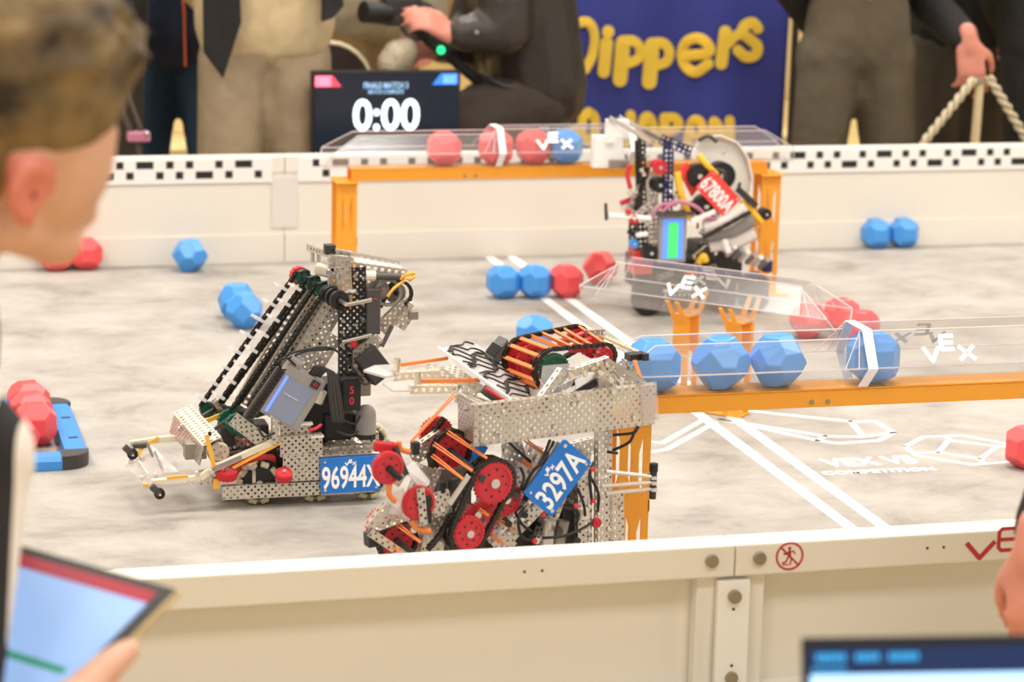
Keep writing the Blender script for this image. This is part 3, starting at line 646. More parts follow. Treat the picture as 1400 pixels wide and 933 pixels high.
for pts in ([(757, 604, .02), (744, 630, .0), (728, 645, .0), (714, 672, .0)], [(752, 602, .03), (738, 635, .01), (716, 668, .01)], [(812, 632, .0), (806, 650, -.01), (809, 682, -.01)], [(806, 650, .0), (818, 675, -.01), (817, 700, -.01)], [(790, 668, .0), (798, 690, -.01), (800, 705, 0)],
            [(838, 595, .02), (866, 592, .0), (872, 583, .0)], [(838, 616, .02), (860, 605, .0), (868, 590, .0), (873, 584, 0)], [(830, 618, .0), (845, 620, -.01)], [(716, 694, .0), (709, 712, -.01), (714, 735, -.01), (735, 741, .0)], [(770, 695, .0), (790, 700, -.01), (788, 718, -.01)], [(742, 736, .0), (772, 733, -.01), (798, 722, -.01), (812, 712, 0)],
            [(694, 603, .03), (706, 615, .02), (726, 632, .02)], [(712, 640, .03), (716, 655, .01), (706, 680, .0)], [(700, 690, .02), (712, 715, .01), (728, 728, .0)]): b.cable(pts, .0024)
for q in ((811, 643), (812, 686), (789, 693), (744, 705), (732, 741)): b.box((q[0], q[1], -.012), U, Zv, .007, .006, .006, 'red', 'cable_plug', .001)
# side guide: three rods and a black roller
for A, B in (((828, 645, .01), (890, 652, .0)), ((822, 665, .01), (890, 660, .0)), ((828, 675, .01), (890, 669, .0))): b.rod(A, B, .0035, 'steel', 'guide_rod')
b.rod((894, 636, .0), (892, 682, .0), .0055, 'dark', 'guide_roller'); b.rod((894, 634, .0), (893.5, 645, .0), .0068, 'black', 'guide_roller')
for y in (653, 660, 669): b.rod((893.3, y-2.5, .0), (893, y+2.5, .0), .0063, 'steel', 'guide_collar')
# upper deck: clear sheet laced with black cord
cA, cB, cC, cD = (P(598, 475, .15), P(650, 473, .22), P(742, 538, .13), P(702, 550, .05))
dk = MB().prism([cA, cB, cC, cD], Vector((0, 0, -.002))).build('deck_sheet', 'polycarb_frost', b.root)
MB().bar(cA, cD, .005, .004).build('deck_edge', 'white', dk); MB().bar(cB, cC, .004, .004).build('deck_edge', 'white', dk)
for i in range(15):
    t = .03+i*.065; a = cA+(cD-cA)*t; c = cB+(cC-cB)*t; pts = []
    for k in range(9):
        f = .08+.84*k/8; p = a+(c-a)*f+(cD-cA).normalized()*(.008*sin(f*7+i*1.7)+.006*sin(f*13+i)); pts.append(p+Vector((0, 0, .002+.002*abs(sin(i+k)))))
    b.cable(pts, .0014, 'black', 'lacing_cord')
b.chan((628, 537, .11), (694, 562, .05), 2, 1, n=(0, 0, 1), name='deck_rail', stag=True); b.chan((587, 497, .18), (626, 528, .12), 1, 1, n=(0, 0, 1), name='deck_rail'); b.chan((612, 500, .2), (660, 535, .12), 2, 1, n=(0, 0, 1), name='deck_rail')
b.bar((660, 531, .05), (693, 556, .03), .014, .012, 'darkgrey', 'air_cylinder', bevel=.002); b.rod((664, 531, .035), (700, 556, .02), .003, 'red', 'air_line')
# clear forks with orange bands
def finger(pts, name): b.quad(pts, .004, 'polycarb_frost', name)
finger([(497, 506, .13), (512, 499.5, .14), (541, 498, .14), (546, 512, .13), (527, 514.5, .12)], 'fork_tip'); finger([(524, 524, .08), (562, 519, .1), (570, 531, .09), (563, 534, .09), (538, 534.5, .08)], 'fork_tip')
b.chan((541, 516, .12), (602, 512, .12), 1, 1, name='fork_arm', mt='cream_metal', stag=False); b.chan((564, 534, .08), (626, 533, .08), 1, 1, name='fork_arm', mt='cream_metal', stag=False)
b.bar((543, 500, .13), (612, 490, .15), .005, .003, 'orange_band', 'rubber_band'); b.bar((570, 522, .08), (656, 520, .10), .006, .003, 'orange_band', 'rubber_band'); b.quad([(560, 502, .14), (600, 497, .16), (600, 510, .14), (548, 512, .13)], .002, 'polycarb', 'clear_panel')
for q in ((543, 496, .128), (571, 515, .078)): p = P(*q); MB().cyl(p-Zv*.012, p+Zv*.006, .0055, seg=12).build('standoff', 'steel', b.root)
# black motor with fins
c0, c1, c2, c3 = P(682, 458, .22), P(695, 464, .2), P(674, 492, .17), P(662, 483, .19); nrm = (c1-c0).cross(c3-c0).normalized(); nrm = nrm if nrm.dot(CAM-c0) > 0 else -nrm
mo = MB().prism([c0, c1, c2, c3], -nrm*.03).build('motor', 'darkgrey', b.root, bevel=.002); fm = MB()
for k in range(7): t = .45+k*.075; fm.bar(c0.lerp(c3, t)+nrm*.001, c1.lerp(c2, t)+nrm*.001, .0012, .002)
fm.build('cooling_fins', 'black', mo)
# scoring drum on top: big sprockets, small sprockets, chains and orange bands
F1, N1, F2, N2 = (715, 490, .17), (757, 506, .07), (788, 462, .19), (826, 487, .09)
ax = (P(*N1)-P(*F1)); axn = -ax.normalized() if ax.dot(CAM-P(*F1)) < 0 else ax.normalized()
b.gear(F1, .030, .008, ax=axn, bore='shaft'); b.gear((728, 495, .14), .029, .006, ax=axn, bore='shaft'); b.gear(N1, .0265, .008, 'green', ax=axn, bore='green', holes=10); b.gear(F2, .016, .01, ax=axn, teeth=10); b.gear((808, 475, .14), .017, .012, ax=axn, teeth=8, holes=0); b.gear(N2, .014, .01, ax=axn, teeth=10); b.gear((797, 468, .165), .017, .012, ax=axn, teeth=8, holes=0)
b.rod(F1, N1, .006, 'shaft'); b.rod(F2, N2, .005, 'shaft')
R_, S_ = .033, .019
lf = b.arc(F1, R_, 100, 290, ax=axn, k=16)+b.arc(F2, S_, -70, 100, ax=axn, k=8); ln = b.arc(N1, R_, 100, 290, ax=axn, k=16)+b.arc(N2, S_, -70, 100, ax=axn, k=8)
b.chain(lf, True, side=axn); b.chain(ln, True, side=axn)
for k in (0, 3, 6, 9, 12, 15, 18, 21, 24):
    A, B = lf[k], ln[k]; w_ = basis(B-A, (0, 0, 1)); b.bar(A, B, .006, .0035, 'orange_band', 'rubber_band')
A0, B0 = b.arc(F1, R_, 100, 100, ax=axn, k=1)[0], b.arc(N1, R_, 100, 100, ax=axn, k=1)[0]; A1, B1 = b.arc(F2, S_, 100, 100, ax=axn, k=1)[0], b.arc(N2, S_, 100, 100, ax=axn, k=1)[0]
for t in (.2, .4, .62, .8): b.bar(A0.lerp(A1, t), B0.lerp(B1, t), .006, .0035, 'orange_band', 'rubber_band')
for q in ((775, 470, .17), (790, 478, .14), (815, 478, .12)): b.box(q, U, Zv, .018, .012, .016, 'red', 'sprocket_tooth_block', .002)
# right end: braces, treads, ladder strip and sensor
b.chan((772, 507, .02), (737, 556, .01), 1, 1, name='brace', screws=3); b.chan((781, 512, .03), (834, 494, .03), 1, 1, name='brace', screws=3); b.bar((833, 494, .02), (884, 526, .01), .006, .006, 'alu', 'brace'); b.chan((712, 560, .08), (742, 552, .02), 2, 1, n=(0, 0, 1), name='brace')
b.quad([(742, 500, .06), (792, 496, .05), (778, 540, .02), (736, 545, .03)], .002, 'polycarb', 'clear_panel'); b.quad([(786, 520, .05), (820, 500, .05), (818, 535, .04), (790, 545, .03)], .002, 'white', 'guide_sheet')
b.bar((786, 540, .035), (818, 520, .04), .011, .004, 'dark', 'tread'); b.chan((816, 540, .06), (862, 505, .1), 2, 1, name='brace', screws=4); b.chan((845, 498, .05), (880, 535, .03), 2, 1, name='brace', screws=3)
a, c = P(806, 452, .17), P(876, 484, .13); MB().bar(a, c, .016, .003, (0, 0, 1)).build('ladder_strip', 'sand', b.root); lm = MB()
for k in range(16): q = a.lerp(c, k/15); d_, n_, v_ = basis(c-a, (0, 0, 1)); lm.bar(q-v_*.008+n_*.002, q+v_*.008+n_*.002, .0016, .002, n_)
lm.build('ladder_rungs', 'cream_metal', b.root); b.quad([(778, 470, .17), (806, 455, .17), (866, 488, .13), (838, 497, .1)], .003, 'white', 'ramp_sheet'); b.chan((800, 463, .15), (826, 462, .16), 2, 0, name='side_bracket', mt='grey', screws=2)
b.box((874, 489, .09), U, Zv, .032, .011, .02, 'black', 'sensor'); b.box((884, 489, .08), U, Zv, .01, .012, .01, 'dark', 'sensor'); b.quad([(865, 493, .07), (870, 492, .07), (881, 524, .05), (876, 524, .05)], .002, 'orange_band', 'orange_flap')
for q in ((781, 515), (790, 541), (770, 537), (800, 512), (835, 520), (838, 536), (820, 510), (850, 520)): b.screw(P(q[0], q[1], -.002), -N, .005)
b.fin()
# ================================================================== robot with plate 96944X (open mat, tilted conveyor)
b = Bot('competition_robot', (-.95, -.40, 0), 'silver robot with slanted chain conveyor and blue plate 96944X', Plane(0, -.56, 0))
P = b.P; U = P.u; N = P.n
def rail(A, B, **k): return b.chan(A, B, **k)
# base rails, wheels
b.chan((304, 675), (514, 664), 2, 1, name='base_rail', screws=4); b.chan((304, 675, .055), (514, 664, .055), 2, 1, name='base_rail', stag=False); b.chan((320, 674, .25), (520, 664, .25), 2, 1, name='base_rail', stag=False); b.chan((320, 674, .30), (520, 664, .30), 2, 1, name='base_rail', stag=False)
def gz(px, off, z): p = P(px, 660, off); return Vector((p.x, p.y, z))
for px in (353, 430, 503):
    for off in (.028, .275): b.omni(gz(px, off, .0425), .0415, .024)
for px in (340, 500): b.chan(gz(px, .0, .075), gz(px, .30, .075), 2, 1, n=(0, 0, 1), name='cross_rail', stag=False)
# perforated side walls
b.chan((387, 641, -.002), (440, 638, -.002), 4, 1, name='side_plate', screws=4); b.chan((383, 612, .0), (441, 607, .0), 3, 1, name='side_plate', screws=3); b.chan((383, 592, .01), (425, 588, .01), 2, 1, name='side_plate', screws=2)
b.bar((382, 581, .008), (427, 579, .008), .004, .014, 'white', 'top_flange'); b.bar((425, 597, .004), (442, 596, .004), .004, .012, 'white', 'top_flange')
b.chan((377, 608, -.01), (377, 568, -.01), 1, 1, name='brace'); b.quad([(367, 552, -.01), (376, 551, -.01), (384, 563, -.01), (382, 568, -.01), (370, 572, -.01)], .003, 'cream_metal', 'bracket'); b.bar((347, 660, .01), (347, 636, .01), .006, .006, 'alu', 'standoff')
b.chan((440, 617, .02), (515, 612, .02), 1, 1, name='deck_rail', screws=2); b.chan((438, 622, .0), (518, 617, .0), 1, 1, name='deck_rail', n=(0, -.3, 1), stag=False); b.chan((462, 602, .05), (478, 616, .03), 1, 1, n=(0, 0, 1), name='brace'); b.chan((483, 598, .05), (500, 614, .03), 1, 1, n=(0, 0, 1), name='brace'); b.chan((445, 606, .09), (518, 600, .09), 2, 1, name='deck_rail')
b.plate([(438, 628, -.012), (520, 623, -.012), (520, 671, -.012), (439, 676, -.012)], '96944X', 'blueplate', .058, .58)
b.gear((388, 650, -.012), .016, .012, teeth=24, holes=0, ax=(0, -.5, 1)); b.gear((310, 649, .0), .019, .014, teeth=36, holes=0, ax=(0, -.2, 1)); b.box((345, 640, .03), U, Zv, .09, .035, .03, 'red', 'gear_case', .004); b.gear((300, 618, .05), .018, .008, 'cream_metal', holes=5); b.gear((362, 650, .03), .03, .008, 'black', holes=6)
b.box((400, 640, .04), U, Zv, .06, .07, .05, 'black', 'gearbox', .003); b.box((375, 630, .06), U, Zv, .05, .06, .05, 'dark', 'gearbox', .003)
# intake arms, front panel and caster wheels
def poly(pts, w_, h_, mt, nm):
    for A, B in zip(pts[:-1], pts[1:]): b.bar(A, B, w_, h_, mt, nm, bevel=.001)
poly([(207, 660, .0), (273, 654, .0), (289, 642, .0), (381, 601, .0)], .011, .011, 'cream_metal', 'intake_arm'); b.bar((228, 654, -.004), (257, 651, -.004), .005, .004, 'yellow_band', 'rubber_band'); b.bar((318, 640, -.004), (385, 605, -.004), .005, .004, 'yellow_band', 'rubber_band'); b.bar((292, 641, -.008), (330, 625, -.008), .007, .004, 'grey', 'arm_slot')
b.chan((273, 655, .012), (300, 652, .012), 2, 1, name='arm_joint', screws=4)
poly([(178, 607, .17), (216, 601, .17), (256, 598, .17)], .011, .011, 'cream_metal', 'intake_arm'); b.bar((189, 624, .15), (194, 612, .16), .007, .005, 'yellow_band', 'rubber_band'); b.bar((194, 612, .16), (217, 599, .165), .007, .005, 'yellow_band', 'rubber_band'); b.bar((182, 610, .16), (200, 609, .16), .008, .012, 'darkgrey', 'axle_block')
b.bar((190, 633, .13), (203, 652, .03), .010, .003, 'polycarb_frost', 'front_bar'); b.quad([(170, 636, .16), (208, 618, .16), (245, 622, .06), (200, 668, .0)], .002, 'polycarb', 'front_sheet'); b.quad([(205, 605, .16), (236, 620, .15), (246, 645, .04), (222, 645, .04)], .002, 'polycarb', 'front_sheet')
for A, B in (((200, 604, .14), (209, 625, .14)), ((212, 618, .1), (222, 642, .05))): b.rod(A, B, .0025, 'grey', 'pin')
for q, r in (((218, 675, -.01), .0098), ((181, 621, .15), .010)): b.gear(q, r, .010, 'black', teeth=16, holes=0, toothed=False, name='caster'); b.bar((q[0]-11, q[1]-10, q[2]), q, .012, .012, 'darkgrey', 'caster_arm', bevel=.001)
b.box((200, 664, -.002), U, Zv, .010, .006, .008, 'yellow_band', 'clip'); 
for q in ((179, 632, .14), (195, 628, .14), (194, 654, .02), (213, 650, .02), (270, 648, -.004), (289, 645, -.006), (258, 660, -.004), (266, 660, -.004), (246, 587, .12), (249, 583, .12), (270, 617, .05)): b.screw(P(*q), -N, .0055)
# front beam with orange bands
b0, b1 = P(249, 559, .20), P(290, 604, .02)
b.chan(b0, b1, 3, 1, n=(-.35, -.2, .9), name='front_beam', mt='cream_metal', stag=False); b.chan(b0+Vector((-.02, -.005, -.025)), b1+Vector((-.02, -.005, -.025)), 3, 0, n=(-.9, -.35, .2), name='front_beam', mt='alu')
b.bar((282, 595, -.005), (293, 640, -.005), .008, .004, 'yellow_band', 'rubber_band'); b.bar((247, 570, .2), (253, 582, .2), .006, .004, 'yellow_band', 'rubber_band'); b.bar((257, 602, .15), (262, 614, .15), .014, .01, 'yellow_band', 'rubber_band'); b.bar((278, 578, .12), (306, 566, .14), .008, .005, 'yellow_band', 'rubber_band'); b.box((268, 618, .05), U, Zv, .04, .03, .03, 'alu_dark', 'bearing_block', .002); b.box((287, 594, -.002), U, Zv, .006, .008, .006, 'black', 'hook')
b.bar((296, 655, .0), (296, 668, .0), .012, .006, 'yellow_band', 'clip')
# slanted conveyor: four chains with flaps, sprockets top and bottom
T = [(414, 380, .22), (428, 388, .17), (441, 396, .115), (453, 404, .06)]; B_ = [(284, 560, .22), (304, 564, .17), (326, 566, .115), (350, 560, .06)]
dirc = (P(*T[0])-P(*B_[0])).normalized(); side = (P(*T[0])-P(*T[3])).normalized(); outn = dirc.cross(side).normalized(); outn = outn if outn.dot(Vector((-1, 0, .5))) > 0 else -outn
for t, q in zip(T, B_):
    A, C = P(*q), P(*t); r_ = .016
    b.chain([A+outn*r_, C+outn*r_, C+dirc*r_, C-outn*r_, A-outn*r_, A-dirc*r_], True, side=side, w=.008)
    for E_ in (A, C): b.gear(E_, .0155, .012, 'green', ax=side, teeth=12, holes=0, bore='black', name='sprocket'); 
b.rod(P(*T[0])+side*.03, P(*T[3])-side*.05, .006, 'black', 'conveyor_shaft'); b.rod(P(*B_[0])+side*.03, P(*B_[3])-side*.03, .006, 'shaft', 'conveyor_shaft')
b.gear(P(*T[0])+side*.022, .018, .014, 'red', ax=side, teeth=12, holes=0, bore='dark'); b.rod(P(*T[3])-side*.05, P(*T[3])-side*.08, .004, 'steel', 'conveyor_shaft')
for e in (.012, -.012, -.03, -.042): p_ = P(*T[3])-side*(.03+e); MB().ring(p_, side, .018, .007, .01, 18).build('spacer', 'black', b.root)
for i, f in enumerate((.04, .16, .28, .4, .52, .64, .76, .88)):
    for k, (t, q) in enumerate(zip(T[:2], B_[:2])):
        c = P(*q).lerp(P(*t), f+.04*k)+outn*.022; MB().hexa([c-side*.022-dirc*.003-outn*.002, c+side*.012-dirc*.003-outn*.002, c+side*.012+dirc*.003-outn*.002, c-side*.022+dirc*.003-outn*.002, c-side*.018-dirc*.004+outn*.014, c+side*.014-dirc*.004+outn*.014, c+side*.014+dirc*.001+outn*.014, c-side*.018+dirc*.001+outn*.014]).build('flap', 'polycarb_frost', b.root)
# bottom sprocket cluster
for q in ((312, 574, .12), (322, 580, .09), (334, 585, .06)): b.gear(q, .02, .010, 'green', ax=side, teeth=14, holes=0, bore='black', name='sprocket')
b.chan((294, 556, .16), (300, 552, .16), 2, 0, name='bracket', screws=1); b.bar((276, 570, .14), (300, 556, .2), .006, .006, 'darkgrey', 'standoff'); b.bar((290, 590, .1), (310, 575, .1), .006, .006, 'darkgrey', 'standoff')
b.chan((318, 573, .01), (364, 607, .01), 2, 1, name='brace', screws=4); b.chan((296, 612, .1), (350, 600, .08), 2, 1, name='brace', screws=5, mt='alu_dark'); b.chan((310, 630, .07), (372, 620, .06), 2, 1, name='brace', screws=5, mt='alu_dark')
b.box((335, 600, .09), U, Zv, .09, .05, .05, 'dark', 'gearbox', .004); b.box((310, 618, .1), U, Zv, .06, .04, .05, 'darkgrey', 'gearbox', .004)
# slanted inner side walls
b.chan((384, 545, .05), (462, 412, .05), 3, 1, name='conveyor_side', screws=6); b.chan((405, 548, .03), (460, 460, .03), 2, 1, name='conveyor_side', screws=5); b.chan((350, 545, .14), (436, 408, .14), 2, 1, name='conveyor_side', screws=16); b.chan((372, 530, .10), (448, 405, .10), 2, 1, name='conveyor_side', screws=16); b.chan((330, 552, .24), (424, 392, .24), 2, 1, name='conveyor_side', stag=False)
b.bar((338, 572, -.004), (384, 505, -.004), .018, .012, 'darkgrey', 'rack_rail', bevel=.001); rm = MB(); a_, c_ = P(341, 571, -.012), P(386, 506, -.012)
for k in range(14): q = a_.lerp(c_, k/13); rm.bar(q-U*.007, q+U*.007, .003, .003)
rm.build('rack_teeth', 'black', b.root)
# controller brain with its screen
c0, c1, c2, c3 = P(395, 497, -.01), P(444, 525, -.01), P(408, 582, -.01), P(356, 573, -.01)
u_ = (c1-c0).normalized(); v_ = (c0-c3); v_ = (v_-u_*v_.dot(u_)).normalized(); n_ = u_.cross(v_); Cc = (c0+c1+c2+c3)/4; W_, H_ = .082, .105
mat('brain_grey', '9c9894', .4); mat('brain_screen', '8b95ad', .25); mat('screen_blue', '5a86ee', .3, emit=.6); mat('screen_green', '3fc466', .3, emit=.6)
br, _ = b.box(Cc, u_, v_, W_, H_, .03, 'brain_grey', 'controller', .005); MB().hexa([Cc+u_*x+v_*y+n_*z for z in (.0003, .0012) for x, y in ((-.034, -.046), (.026, -.046), (.026, .030), (-.034, .030))]).build('screen', 'brain_screen', br)
MB().hexa([Cc+u_*x+v_*y+n_*z for z in (.001, .0018) for x, y in ((-.034, -.046), (-.028, -.046), (-.028, .030), (-.034, .030))]).build('status_strip', 'blue_led', br); MB().bar(Cc-u_*.02+n_*.0016, Cc+u_*.01+n_*.0016, .0016, .0006).build('screen_text', 'white_print', br)
MB().hexa([Cc+u_*x+v_*y+n_*z for z in (.0003, .003) for x, y in ((.014, .034), (.03, .034), (.03, .048), (.014, .048))]).build('power_button', 'dark', br); MB().ring(Cc+u_*.022+v_*.041+n_*.0034, n_, .0035, .002, .001, 12).build('button_mark', 'red', br)
MB().cyl(Cc-u_*W_/2+v_*(H_/2+.004)-n_*.012, Cc-u_*.018+v_*(H_/2+.004)-n_*.012, .014, seg=16).build('end_cap', 'grey', br); MB().cyl(Cc+u_*W_/2+v_*(H_/2-.016)-n_*.012, Cc+u_*(W_/2+.004)+v_*(H_/2-.04)-n_*.012, .012, seg=14).build('end_cap', 'alu', br)
# motors and dark boxes
m1, fr = b.box((481, 540, .0), U, Zv, .035, .062, .045, 'black', 'motor', .003); MB().box(*[0, 0, 0, 0, 0, 0]) 
for d_, t_ in ((.008, '5'), (-.012, '0')): text(mm := MB(), t_, fr[0]+Zv*d_+fr[3]*.0005, fr[1], fr[2], fr[3], .02, .9, .0004); mm.build('port_number', 'red', m1)
b.box((480, 519, .0), U, Zv, .04, .008, .04, 'dark', 'motor_flange', .002)
m2, fr = b.box((511, 427, .02), U, Zv, .026, .085, .045, 'darkgrey', 'motor', .002); MB().strokes([[(-.006, -.001), (-.003, .002), (0, 0), (.003, .002), (.006, -.001)]], fr[0]+Zv*.024, fr[1], fr[2], fr[3], .0015).build('motor_mark', 'red', m2)
q0 = P(513, 500, .0); b.box(q0, Vector((.75, .1, .55)), Vector((-.55, .1, .75)), .046, .062, .05, 'dark', 'motor', .004)
b.box((440, 560, .06), U, Zv, .07, .10, .06, 'black', 'battery', .004); b.box((420, 590, .08), U, Zv, .08, .05, .06, 'dark', 'battery', .004); b.box((465, 585, .05), U, Zv, .06, .05, .06, 'black', 'gearbox', .004); b.box((490, 500, .08), U, Zv, .05, .12, .05, 'alu_dark', 'gearbox', .003); b.box((500, 585, .08), U, Zv, .04, .05, .04, 'dark', 'gearbox', .003)
p_ = P(500, 592, .03); MB().cyl(p_, p_+Zv*.035, .019, seg=20).build('air_tank', 'grey', b.root, smooth=False); MB().ball(p_+Zv*.035, .019, 14, 8).build('air_tank_end', 'grey', b.root, smooth=True)
for k in range(7):
    d_ = .0028*k; b.cable([(422+d_*900, 512+k*.6, -.005), (432+d_*900, 501+k, -.02), (447+d_*700, 507+k, -.022), (450+d_*900, 540, -.02), (455+d_*900, 578, -.012)], .0022, 'darkgrey' if k % 2 else 'dark', 'ribbon_cable')
for pts in ([(386, 492, .0), (402, 482, -.02), (440, 475, -.02), (460, 480, -.02), (482, 503, -.01), (497, 522, -.01)], [(395, 490, .0), (420, 480, -.01), (455, 478, .0)], [(497, 512, .0), (492, 521, -.01), (500, 526, -.01), (508, 522, .0)], [(384, 505, .0), (382, 494, -.02), (392, 490, -.02), (404, 500, -.01)], [(352, 580, -.01), (360, 597, -.02), (376, 592, -.02)], [(470, 575, .0), (485, 580, -.01), (493, 568, -.01)], [(503, 568, .02), (507, 590, .02), (508, 604, .02)], [(460, 590, .0), (478, 596, -.01), (490, 590, 0)]): b.cable(pts, .0022)
b.cable([(423, 589, -.005), (432, 586, -.01), (439, 581, .0)], .003, 'red', 'cable')
# upright black perforated posts
b.chan((473, 516, .01), (473, 415, .01), 2, 1, name='post', mt='alu_black', screws=12); b.chan((491, 470, .03), (491, 366, .03), 2, 1, name='post', mt='alu_black', screws=10); b.chan((473, 415, .03), (470, 352, .03), 2, 1, name='post', screws=3); b.chan((459, 396, .06), (459, 352, .06), 2, 1, name='post', screws=3); b.chan((498, 500, .12), (500, 380, .12), 2, 1, name='post', stag=False)
b.chan((478, 500, .02), (520, 462, .02), 2, 1, name='brace', screws=4); b.chan((520, 452, .05), (560, 412, .05), 2, 1, name='brace', screws=6); b.chan((545, 448, .04), (562, 424, .04), 2, 1, name='brace', screws=2); b.rod((536, 446, .03), (522, 474, .02), .004, 'darkgrey', 'strut'); b.rod((468, 468, -.005), (508, 458, -.005), .0035, 'steel', 'strut'); b.gear((483, 470, .0), .007, .01, teeth=10, holes=0, bore='red'); b.box((566, 432, .03), U, Zv, .018, .016, .015, 'alu_dark', 'bracket', .002)
# head frame
b.chan((423, 333, .2), (452, 343, .12), 1, 1, name='head_rail', n=(0, 0, 1)); b.chan((452, 345, .1), (546, 362, .1), 1, 1, name='head_rail', stag=False); b.chan((470, 362, .04), (556, 374, .04), 1, 1, name='head_rail', stag=False); b.quad([(480, 350, .1), (546, 362, .1), (560, 376, .04), (494, 368, .04)], .003, 'polycarb_frost', 'head_sheet'); b.chan((446, 340, .14), (482, 345, .12), 2, 1, n=(0, 0, 1), name='head_rail')
for px in (427, 436): b.rod((px, 336, .19), (px, 358, .19), .004, 'alu', 'standoff')
b.chan((448, 358, .09), (482, 362, .06), 2, 1, name='head_plate', screws=5); b.rod((435, 368, .12), (470, 376, .08), .012, 'alu', 'roller', 14); b.box((452, 342, .1), U, Zv, .02, .018, .02, 'dark', 'sensor', .002)
b.rod((500, 377, .03), (513, 377, .03), .009, 'cream_metal', 'roller', 12); b.rod((512, 378, .03), (552, 379, .03), .0065, 'darkgrey', 'roller', 12); b.gear((518, 396, .05), .019, .01, 'grey', holes=0, bore='red'); b.gear((540, 400, .06), .02, .012, 'alu_dark', holes=4, bore='black'); MB().ring(P(530, 400, .04), -N, .026, .021, .012, 24).build('belt_ring', 'grey', b.root)
for pts in ([(548, 382, .02), (556, 376, .01), (566, 374, .01), (560, 384, .02)], [(553, 384, .02), (538, 395, .01), (530, 406, .01)], [(550, 378, .02), (560, 382, .0), (567, 378, .0)]): b.cable(pts, .003, 'yellow_band', 'rubber_band')
b.chain(b.arc((545, 402, .05), .024, -60, 120)+[(520, 420, .05)]); b.rod((462, 404, .04), (488, 398, .02), .005, 'steel', 'shaft'); b.rod((475, 417, .0), (508, 410, .0), .004, 'steel', 'shaft')
for q in ((460, 368), (464, 377), (476, 372), (448, 372), (560, 416), (552, 428), (468, 412)): b.screw(P(q[0], q[1], .03), -N, .005)
b.fin()
# ================================================================== red plated robot at the far goal
b = Bot('competition_robot', (.30, 1.0, 0), 'cluttered robot with red number plate and lit screen at the far goal', Plane(0, .93, 0))
P = b.P; U = P.u; N = P.n
def gz(px, off, z): p = P(px, 400, off); return Vector((p.x, p.y, z))
for off in (.0, .17): b.chan(gz(868, off, .05), gz(1035, off, .05), 2, 1, name='base_rail', mt='alu_black', stag=False)
for px in (885, 985, 1030):
    for off in (.03, .15): b.gear(gz(px, off, .0405), .0395, .022, 'black', teeth=24, holes=0, name='wheel', toothed=False)
b.box((925, 375, .05), U, Zv, .20, .08, .12, 'black', 'drive_base', .005); b.box((985, 360, .06), U, Zv, .12, .10, .1, 'dark', 'gearbox', .005); b.box((880, 360, .04), U, Zv, .05, .06, .06, 'redplate', 'motor', .004)
# lit controller
c = P(920, 327, -.02); br, fr = b.box(c, U, Zv, .072, .120, .03, 'brain_grey', 'controller', .004)
MB().hexa([c+U*x+Zv*z-N*y for y in (.0004, .0012) for x, z in ((-.027, -.05), (.027, -.05), (.027, .05), (-.027, .05))]).build('screen', 'screen_blue', br); MB().hexa([c+U*x+Zv*z-N*y for y in (.001, .0018) for x, z in ((-.013, -.048), (.013, -.048), (.013, .042), (-.013, .042))]).build('screen_bar', 'screen_green', br)
b.bar((897, 292, -.02), (945, 291, -.02), .008, .03, 'darkgrey', 'controller_cap', bevel=.002)
# towers
b.chan((913, 290, .0), (915, 196, .0), 2, 1, mt='alu_navy', name='post', stag=False, screws=4); b.chan((903, 190, .02), (945, 208, .02), 2, 1, mt='alu_navy', name='top_rail', stag=False, screws=3); b.chan((881, 400, .06), (876, 192, .06), 2, 1, mt='alu_black', name='post', stag=False, screws=6); b.chan((868, 380, .1), (868, 280, .1), 2, 1, mt='alu_black', name='post', stag=False); b.chan((895, 400, .1), (893, 220, .1), 2, 1, mt='alu', name='post', stag=False); b.chan((1000, 380, .1), (960, 230, .1), 2, 1, mt='alu_dark', name='post', stag=False)
b.chain([(874, 190, .03), (876, 300, .03)], w=.016, pitch=.012); b.chain([(886, 230, .02), (866, 300, .02)], w=.012, pitch=.012)
for A, B in (((833, 161, .05), (893, 196, .05)), ((846, 160, .1), (902, 190, .1))): b.bar(A, B, .012, .012, 'steel', 'top_strut', bevel=.002)
for A, B in (((862, 285, .03), (884, 240, .03)), ((860, 262, .03), (890, 290, .03)), ((866, 300, .0), (898, 270, .0)), ((850, 282, .02), (880, 300, .0))): b.chan(A, B, 1, 1, name='linkage', stag=False)
b.rod((832, 295, -.01), (890, 299, -.01), .007, 'white', 'side_rod'); b.rod((828, 278, -.01), (829, 301, -.01), .004, 'dark', 'rod_end'); b.box((860, 290, -.02), U, Zv, .014, .012, .012, 'red', 'clip', .002); b.cable([(861, 225, .0), (858, 240, .0), (862, 258, .0)], .006, 'red', 'hose')
b.box((832, 208, .06), U, Zv, .075, .080, .03, 'white', 'white_guard', .003); b.box((850, 178, .08), U, Zv, .04, .05, .03, 'white', 'white_guard', .003); b.box((848, 225, .02), U, Zv, .05, .02, .02, 'alu_dark', 'bracket', .002); b.box((836, 180, .05), U, Vector((-.2, 0, 1)), .024, .06, .02, 'white', 'white_guard', .003)
